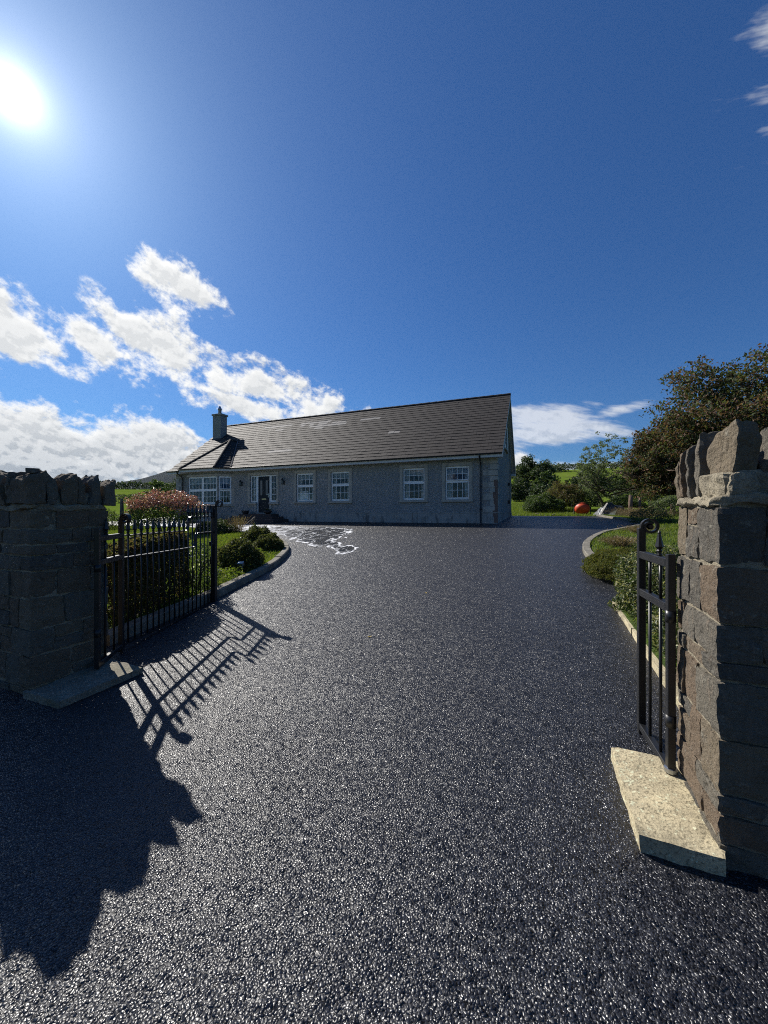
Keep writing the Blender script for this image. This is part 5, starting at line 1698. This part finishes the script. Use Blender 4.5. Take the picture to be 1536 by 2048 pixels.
# ------------------------------------------------------------------ trees
def tree(name, label, loc, height, crown_r, trunk_h, n_leaf, size, mat, seed, bark='bark', levels=4, lean=(0, 0), spread=0.75, cat='tree', group=None, low=0.25, clump=0.55, zc=None, squash=1.0, trunk_r=None, droop=0.0, n_clump=90):
    rn = random.Random(seed)
    x, y = loc; z = ground_z(x, y)
    root = tag(empty(name, (x, y, z)), label, cat, group)
    mb = MB(); tips = []
    tr = trunk_r or height * 0.022
    def grow(p, d, L, r, lv):
        n = 4; pts = [p]; rad = [r]
        for i in range(n):
            d = (d + Vector((rn.gauss(0, 0.13), rn.gauss(0, 0.13), rn.gauss(0.02, 0.08) - droop * 0.1))).normalized()
            p = p + d * L / n; pts.append(p); rad.append(r * (1 - 0.42 * (i + 1) / n))
            if lv < levels and i >= 1 and lv > 0:
                for _ in range(1 if lv > 1 else 2):
                    s = Vector((rn.gauss(0, 1), rn.gauss(0, 1), rn.gauss(0.15, 0.55))).normalized()
                    grow(p, (d * (1 - spread) + s * spread).normalized(), L * rn.uniform(0.5, 0.75), rad[-1] * 0.6, lv + 1)
        if r > 0.008: mb.tube(pts, rad, 6 if lv > 1 else 8)
        if lv >= 2: tips.append((p, lv)); tips.append((pts[2], lv))
    H = Vector((lean[0], lean[1], 1)).normalized()
    top = Vector((0, 0, trunk_h))
    grow(Vector((0, 0, -0.2)), H, trunk_h + 0.2, tr, 0)
    for i in range(7):
        a = i * 2.4 + rn.random()
        d = Vector((math.cos(a), math.sin(a), rn.uniform(0.1, 1.3))).normalized()
        grow(Vector((lean[0] * trunk_h, lean[1] * trunk_h, trunk_h * rn.uniform(0.6, 1.0))), d, (height - trunk_h) * 0.5, tr * 0.55, 1)
    mb.build('trunk', M[bark], root, smooth=True)
    # leaf clumps: at the branch tips and spread through a lumpy crown, denser towards its outside
    T = np.array([t[0] for t in tips])
    c = np.array([lean[0] * height * 0.6, lean[1] * height * 0.6, (low * height + height) / 2 if zc is None else zc])
    rc = clump * crown_r * 0.30
    rad = np.array([crown_r - rc * 0.6, crown_r - rc * 0.6, (height - low * height) / 2 * squash - rc * 0.5])
    q = (T - c) / rad; l = np.linalg.norm(q, axis=1)
    q = q * np.where(l > 0.95, 0.95 / np.maximum(l, 1e-6), 1.0)[:, None]
    m = n_clump
    e = rng.normal(size=(m, 3)); e /= np.linalg.norm(e, axis=1, keepdims=True)
    e *= (0.55 + 0.45 * rng.random(m) ** 0.45)[:, None]
    e *= np.array([1 + 0.42 * mnoise.noise(Vector((v[0] * 1.7 + seed, v[1] * 1.7, v[2] * 1.7))) + 0.12 * mnoise.noise(Vector((v[0] * 4 + seed, v[1] * 4, v[2] * 4))) for v in e])[:, None]
    if len(q) > m: q = q[rng.permutation(len(q))[:m]]
    Q = np.concatenate([q, e]) * rad + c
    idx = rng.integers(0, len(Q), n_leaf)
    dv = rng.normal(size=(n_leaf, 3)); dv /= np.linalg.norm(dv, axis=1, keepdims=True)
    dv *= (rng.random(n_leaf) ** 0.5)[:, None]
    P = Q[idx] + dv * rc * (0.6 + 0.8 * rng.random(len(Q))[idx])[:, None] * np.array([1, 1, 0.75])
    keep = P[:, 2] > 0.15
    P = P[keep]
    crnd = rng.random(len(Q))[idx][keep]
    rr = np.mod(crnd * 0.75 + rng.random(len(P)) * 0.25, 1.0)
    leaves('crown', P, size, mat, root, rnd=rr, aspect=1.7, up=0.5)
    return root


# big copper tree over the right pillar
tree('copper_tree', 'large dense copper leaved tree rising behind the sunlit right pillar', (21.3, 22.0), 9.5, 5.6, 2.2, 82000, 0.18, M['lf_copper'], 5, spread=0.7, low=-0.05, clump=0.42, trunk_r=0.28, n_clump=560)
tree('copper_tree', 'shorter bronze green tree at the left skirt of the big copper tree', (17.4, 22.8), 6.4, 2.6, 1.6, 30000, 0.15, M['lf_copper'], 9, spread=0.7, low=0.0, clump=0.6, bark='bark_pale', trunk_r=0.16, n_clump=160)
tree('ash_tree', 'light feathery ash tree beside the copper tree against the sky', (16.3, 28.0), 5.9, 2.0, 1.8, 13000, 0.11, M['lf_ash'], 12, spread=0.65, low=0.1, clump=0.34, trunk_r=0.10, n_clump=240)
for i, (x, y, h) in enumerate(((14.25, 22.0, 1.25), (14.65, 21.8, 1.1))):
    root = tag(empty('timber_post', (x, y, ground_z(x, y))), ('thicker pinkish timber post at the foot of the copper tree', 'thinner pinkish timber post at the foot of the copper tree')[i], 'post')
    MB().tube([(0, 0, -0.2), (0.02, 0, h * 0.5), (0.05, 0.02, h)], [0.13 - 0.05 * i, 0.12 - 0.05 * i, 0.10 - 0.04 * i], 9).build('post_shaft', M['bark_pale'], root, smooth=True)
hedge_box('low_hedge', 'low untidy hedge along the far side of the right lawn', [(14.2, 20.2), (16.5, 19.2), (20.5, 17.8)], 0.8, 0.95, 12000, 0.08, M['lf_ash'], rough=0.2)
stalk_plant('dry_plant', 'rusty bracken at the foot of the low hedge', (12.9, 18.9), 420, 0.4, 1.6, M['lf_dry'])
stalk_plant('dry_plant', 'rusty bracken right of the orange drum by the drive end', (13.6, 21.0), 420, 0.5, 1.6, M['lf_dry'])

# thicket and trees behind the orange drum
def bushes(items):
    for (x, y, rx, ry, rz, n, sz, mt, lab) in items:
        shrub('thicket_bush', lab, 'bush', (x, y), rx, ry, rz, n, sz, M[mt], 0.22, 'bushes behind the drive end', 8, -0.1)


bushes([(12.7, 30.2, 1.45, 1.5, 1.1, 9000, 0.12, 'lf_mid', 'broad olive bush right of the house behind the drive end'),
        (14.6, 31.2, 1.6, 1.7, 1.75, 11000, 0.12, 'lf_hedge', 'tall olive bush directly behind the orange drum'),
        (16.6, 31.2, 1.1, 1.3, 1.45, 7000, 0.12, 'lf_ash', 'grey green bush behind and right of the orange drum'),
        (18.5, 29.5, 1.5, 1.4, 0.8, 7000, 0.12, 'lf_mid', 'olive bush below the ash tree'),
        (22.5, 34.0, 2.2, 2.0, 1.6, 8000, 0.15, 'lf_far', 'dark bush behind the ash tree'),
        (11.6, 29.3, 0.8, 0.8, 0.85, 4000, 0.10, 'lf_mid', 'small rounded bush at the left end of the thicket')])
far = [('oak_tree', 'tall dark oak standing just right of the house gable', 24.5, 62, 6.9, 3.5, 16000, 0.30, 'lf_far', 110),
       ('oak_tree', 'rounded mid green tree right of the tall dark oak', 23.8, 56, 4.5, 1.9, 9000, 0.24, 'lf_mid', 60),
       ('oak_tree', 'dark leafy tree low against the house gable', 18.5, 52, 3.0, 1.9, 7000, 0.24, 'lf_far', 60),
       ('oak_tree', 'low dark tree between the oak and the thicket', 19.6, 47, 2.2, 2.0, 6000, 0.22, 'lf_far', 50),
       ('hawthorn_tree', 'small rounded hawthorn alone on the upper hill field', 60.5, 120, 3.2, 1.6, 2500, 0.35, 'lf_far', 30),
       ('hawthorn_tree', 'smallest lone hawthorn near the hill crest', 96, 175, 3.2, 2.0, 1500, 0.45, 'lf_far', 30),
       ('hawthorn_tree', 'dark hawthorn at the edge of the sheep field', 47.8, 95, 3.9, 2.6, 4000, 0.34, 'lf_far', 50),
       ('hawthorn_tree', 'dark spreading hawthorn right above the sheep', 53.1, 98, 3.8, 3.0, 4000, 0.34, 'lf_far', 50),
       ('hawthorn_tree', 'dark hawthorn beside the ash crown on the field edge', 57.5, 100, 3.4, 2.8, 4000, 0.34, 'lf_far', 50),
       ('garden_tree', 'dark tree left of the house behind the pink bush', -23.7, 40, 3.7, 1.5, 8000, 0.15, 'lf_mid', 60),
       ('garden_tree', 'dark tree touching the left end of the house', -24.2, 44, 3.8, 1.8, 7000, 0.16, 'lf_far', 60),
       ('garden_tree', 'small pale bush tree left of the garden trees', -24.4, 38, 2.2, 0.9, 3500, 0.13, 'lf_ash', 40)]
for i, (nm, lab, x, y, h, cr, n, sz, mt, ncl) in enumerate(far):
    tree(nm, lab, (x, y), h, cr, h * 0.2, n, sz, M[mt], 40 + i, levels=3, low=0.0, clump=0.6, n_clump=ncl)

# field hedges
hedge_box('field_hedge', 'dark hedge along the foot of the near hill field right of the house', [(17, 52), (26, 56), (34, 60)], 1.4, 1.4, 7000, 0.26, M['lf_far'], rough=0.25)
hedge_box('field_hedge', 'dark hedge across the middle of the hill between two fields', [(38, 92), (50, 96), (66, 100)], 1.5, 1.5, 6000, 0.36, M['lf_far'], rough=0.3)
hedge_box('field_hedge', 'hedge row along the hill crest right of the wood', [(100, 236), (118, 232), (140, 226), (170, 216)], 2.2, 2.6, 5000, 0.8, M['lf_far'], rough=0.5)
hedge_box('field_hedge', 'long dark hedge across the top of the field left of the house', [(-150, 140), (-120, 160), (-95, 175), (-72, 190)], 3.0, 3.6, 9000, 0.8, M['lf_far'], rough=0.25)
hedge_box('field_hedge', 'hedge along the lower edge of the field left of the house', [(-70, 66), (-50, 72), (-34, 76)], 1.4, 1.4, 6000, 0.3, M['lf_far'], rough=0.3)
hedge_box('roadside_hedge', 'tall hedge on the far side of the road, mirrored in the house windows', [(-26, -9.5), (-8, -10.5), (10, -10.0), (28, -9.0)], 1.0, 3.3, 14000, 0.28, M['lf_far'], rough=0.2)
wp_ = []
for i in range(300):
    x = random.uniform(62, 98); y = random.uniform(196, 232) + (x - 62) * 0.2
    for _ in range(34):
        wp_.append((x + random.gauss(0, 1.7), y + random.gauss(0, 1.7), ground_z(x, y) + abs(random.gauss(2.6, 1.3)) * (1.25 - 0.5 * (x - 62) / 36)))
tag(leaves('wood', np.array(wp_), 0.9, M['lf_far'], None, aspect=1.5), 'dark wood covering the hill crest right of the house', 'wood', kind='stuff')


# rough grass at the field's edge beyond the drive
def rough_grass(name, poly, n, hmin, hmax, label):
    xs = [p[0] for p in poly]; ys = [p[1] for p in poly]; pts = []
    while len(pts) < n:
        x, y = random.uniform(min(xs), max(xs)), random.uniform(min(ys), max(ys))
        if in_poly(x, y, poly): pts.append((x, y, ground_z(x, y) - 0.02))
    P = np.array(pts); a = rng.uniform(0, 6.283, n); w = 0.016
    side = np.stack([np.cos(a), np.sin(a), np.zeros(n)], 1) * w
    lean = np.stack([rng.normal(0, 0.35, n), rng.normal(0, 0.35, n), np.ones(n)], 1) * rng.uniform(hmin, hmax, n)[:, None]
    V = np.stack([P - side, P + side, P + lean], 1)
    return tag(obj(name, np_mesh(name, V.reshape(-1, 3), np.arange(n * 3).reshape(n, 3), rng.random(n)), M['grass']), label, 'grass', kind='stuff')


rough_grass('field_grass', [(8.2, 25.9), (13.2, 23.4), (14.2, 26), (18, 34), (26, 48), (15, 48)], 60000, 0.06, 0.2, 'green field grass beyond the end of the drive')

# ------------------------------------------------------------------ small things by the end of the drive
for i, (x, y, lab) in enumerate(((-0.15, 3.95, 'small yellow leaf lying on the tarmac in the middle of the drive'), (0.62, 5.6, 'tiny brown leaf lying on the tarmac towards the house'))):
    m4 = MB(); m4.add([(-0.022, 0, 0.0), (-0.008, 0.011, 0.005), (0.01, 0.009, 0.004), (0.026, 0, 0.007), (0.01, -0.009, 0.004), (-0.008, -0.011, 0.006), (0, 0, 0.001)], [(0, 6, 1), (1, 6, 2), (2, 6, 3), (3, 6, 4), (4, 6, 5), (5, 6, 0)])
    o = m4.build('fallen_leaf', M['leaf_yellow']); o.location = (x, y, ground_z(x, y) + 0.004); o.rotation_euler = (0.05, 0, i * 1.3 + 0.4)
    tag(o, lab, 'leaf')
# orange drum on a frame
dx_, dy_ = 13.2, 25.3
dz_ = ground_z(dx_, dy_)
drum = tag(empty('orange_drum', (dx_, dy_, dz_), -0.5), 'round bright orange mixer drum on a dark stand at the end of the drive', 'drum')
drum.scale = (0.78, 0.78, 0.70)
prof = [(0.16, -0.46), (0.36, -0.42), (0.52, -0.30), (0.60, -0.06), (0.60, 0.10), (0.50, 0.30), (0.36, 0.50), (0.33, 0.52), (0.30, 0.50), (0.44, 0.28), (0.52, 0.05)]
m = Matrix.Translation((0, 0, 0.62)) @ Matrix.Rotation(R(-58), 4, 'X') @ Matrix.Rotation(0.3, 4, 'Z')
b_ = MB(); b_.lathe(prof, 22); b_.v = [tuple(m @ Vector(p)) for p in b_.v]; b_.f = b_.f[:-1]
b_.build('drum_body', M['orange'], drum, smooth=True)
for k in range(3):
    a = k * 2 * math.pi / 3 + 0.4
    MB().tube([m @ Vector((0.30 * math.cos(a), 0.30 * math.sin(a), 0.55)), m @ Vector((0.05 * math.cos(a), 0.05 * math.sin(a), 0.46)), m @ Vector((0.45 * math.cos(a + 1), 0.45 * math.sin(a + 1), 0.0))], 0.035, 5).build('mixing_blade', M['rubber'], drum)
MB().tube([m @ Vector((0.615 * math.cos(t), 0.615 * math.sin(t), 0.02)) for t in np.linspace(0, 6.283, 25)], 0.03, 6).build('gear_ring', M['rubber'], drum)
for sx in (-0.62, 0.62):
    MB().tube([(sx, -0.45, -0.05), (sx * 1.02, 0, 0.75), (sx, 0.55, -0.05)], 0.035, 6).build('stand_leg', M['rubber'], drum)
MB().tube([(-0.62, 0, 0.72), (-0.80, 0, 0.75), (-0.80, 0.0, 1.05)], 0.025, 6).build('tipping_lever', M['rubber'], drum)
# heap under a dark sheet with boards
hx, hy = 14.2, 23.6
hz = ground_z(hx, hy)
heap = tag(empty('tarpaulin_heap', (hx, hy, hz)), 'low heap under a dark crumpled tarpaulin right of the orange drum', 'tarpaulin')
V, F = [], []
N_ = 22
for i in range(N_):
    for k in range(N_):
        u, v = i / (N_ - 1) * 2 - 1, k / (N_ - 1) * 2 - 1
        z = 0.78 * max(0, 1 - u * u) ** 0.7 * max(0, 1 - v * v) ** 0.7 * (1 + 0.5 * mnoise.noise(Vector((u * 2, v * 2, 1)))) + 0.10 * mnoise.noise(Vector((u * 6, v * 6, 2)))
        V.append((u * 1.0, v * 0.7, z - 0.03))
F = [(i * N_ + k, (i + 1) * N_ + k, (i + 1) * N_ + k + 1, i * N_ + k + 1) for i in range(N_ - 1) for k in range(N_ - 1)]
obj('sheet', np_mesh('sheet', V, F), M['tarp'], heap)
for (p0, p1, w_, mt, lab) in (((13.05, 23.0, 0.02), (13.75, 23.4, 0.80), 0.05, 'white_wood', 'pale board leaning against the tarpaulin heap'), ((13.5, 22.75, 0.02), (13.95, 23.2, 0.42), 0.26, 'pale_sheet', 'grey green sheet propped against the tarpaulin heap')):
    p0 = Vector((p0[0], p0[1], ground_z(p0[0], p0[1]) + p0[2])); p1 = Vector((p1[0], p1[1], ground_z(p1[0], p1[1]) + p1[2]))
    d = p1 - p0; sd = d.cross(Vector((0, 0, 1))).normalized()
    o = MB().ribbon([Vector((0, 0, 0)), d], w_, 0.015, sd).build('leaning_board', M[mt]); o.location = p0
    tag(o, lab, 'board')
for i, (x, y, s, lab) in enumerate(((10.6, 26.2, 0.16, 'pale rock in the grass at the field edge'), (11.15, 25.0, 0.12, 'small dark rock on the far drive edge'), (12.0, 26.6, 0.10, 'small pale rock near the orange drum'))):
    tag(obj('rock', stone_mesh(s * 2.4, s * 1.6, s * 1.1, 900 + i, 3, 0.02, 3), M['slab'] if i != 1 else M['stone'], None, (x, y, ground_z(x, y) + s * 0.4), (0, 0, i)), lab, 'rock')


# sheep on the hill field
def sheep(loc, rz, label):
    x, y = loc
    root = tag(empty('sheep', (x, y, ground_z(x, y)), rz), label, 'sheep')
    me = D.meshes.new('body')
    v = [(0, 0, 0.62), (0.32, 0, 0.64), (-0.32, 0, 0.62), (0.52, 0, 0.72), (0.70, 0, 0.62), (0.30, 0.13, 0.35), (0.30, 0.13, 0.0), (0.30, -0.13, 0.35), (0.30, -0.13, 0.0), (-0.30, 0.13, 0.35), (-0.32, 0.13, 0.0), (-0.30, -0.13, 0.35), (-0.32, -0.13, 0.0), (-0.46, 0, 0.52)]
    e = [(0, 1), (0, 2), (1, 3), (3, 4), (1, 5), (5, 6), (1, 7), (7, 8), (2, 9), (9, 10), (2, 11), (11, 12), (2, 13)]
    rad = [0.30, 0.27, 0.28, 0.14, 0.07, 0.07, 0.035, 0.07, 0.035, 0.08, 0.035, 0.08, 0.035, 0.06]
    me.from_pydata(v, e, [])
    o = obj('body', me, M['wool'], root)
    md = o.modifiers.new('skin', 'SKIN')
    for i, r_ in enumerate(rad): me.skin_vertices[0].data[i].radius = (r_, r_)
    me.skin_vertices[0].data[0].use_root = True
    s2 = o.modifiers.new('sub', 'SUBSURF'); s2.levels = 1; s2.render_levels = 1
    for s in (-1, 1): MB().tube([(0.52, s * 0.06, 0.75), (0.50, s * 0.16, 0.72)], [0.03, 0.012], 5).build('ear', M['wool'], root)


sheep((54.5, 98.0), 0.2, 'white sheep grazing on the hill field, the left of two')
sheep((56.0, 98.6), 2.8, 'white sheep grazing on the hill field, the right of two')

# weathered garden post left of the pink bush
gp = tag(empty('garden_post', (-11.6, 16.8, ground_z(-11.6, 16.8))), 'weathered upright garden post with a slanting arm left of the pink bush', 'post')
MB().tube([(0, 0, -0.1), (0.01, 0, 0.9), (0, 0.01, 1.45)], [0.09, 0.08, 0.06], 7).build('post_shaft', M['timber'], gp)
MB().tube([(0.05, -0.02, 0.62), (0.9, -0.1, 1.0)], 0.03, 6).build('post_arm', M['timber'], gp)
MB().tube([(0.3, 0.0, -0.1), (0.32, 0, 0.75), (0.5, 0, 0.95), (0.72, 0, 0.8), (0.75, 0, -0.1)], 0.05, 6).build('rustic_hoop', M['timber'], gp)

# ------------------------------------------------------------------ haze: the air that fades the mountain
hz_m = D.materials.new('air'); hz_m.use_nodes = True
ht = hz_m.node_tree
for n in list(ht.nodes): ht.nodes.remove(n)
hv = ht.nodes.new('ShaderNodeVolumePrincipled')
hv.inputs['Color'].default_value = (0.70, 0.83, 1.0, 1)
hv.inputs['Density'].default_value = 0.000025
hv.inputs['Anisotropy'].default_value = 0.2
ho = ht.nodes.new('ShaderNodeOutputMaterial')
ht.links.new(hv.outputs[0], ho.inputs['Volume'])
hz_o = MB().box(-8300, 8300, -8300, 8300, -12, 610).build('haze', hz_m)
tag(hz_o, kind='stuff')
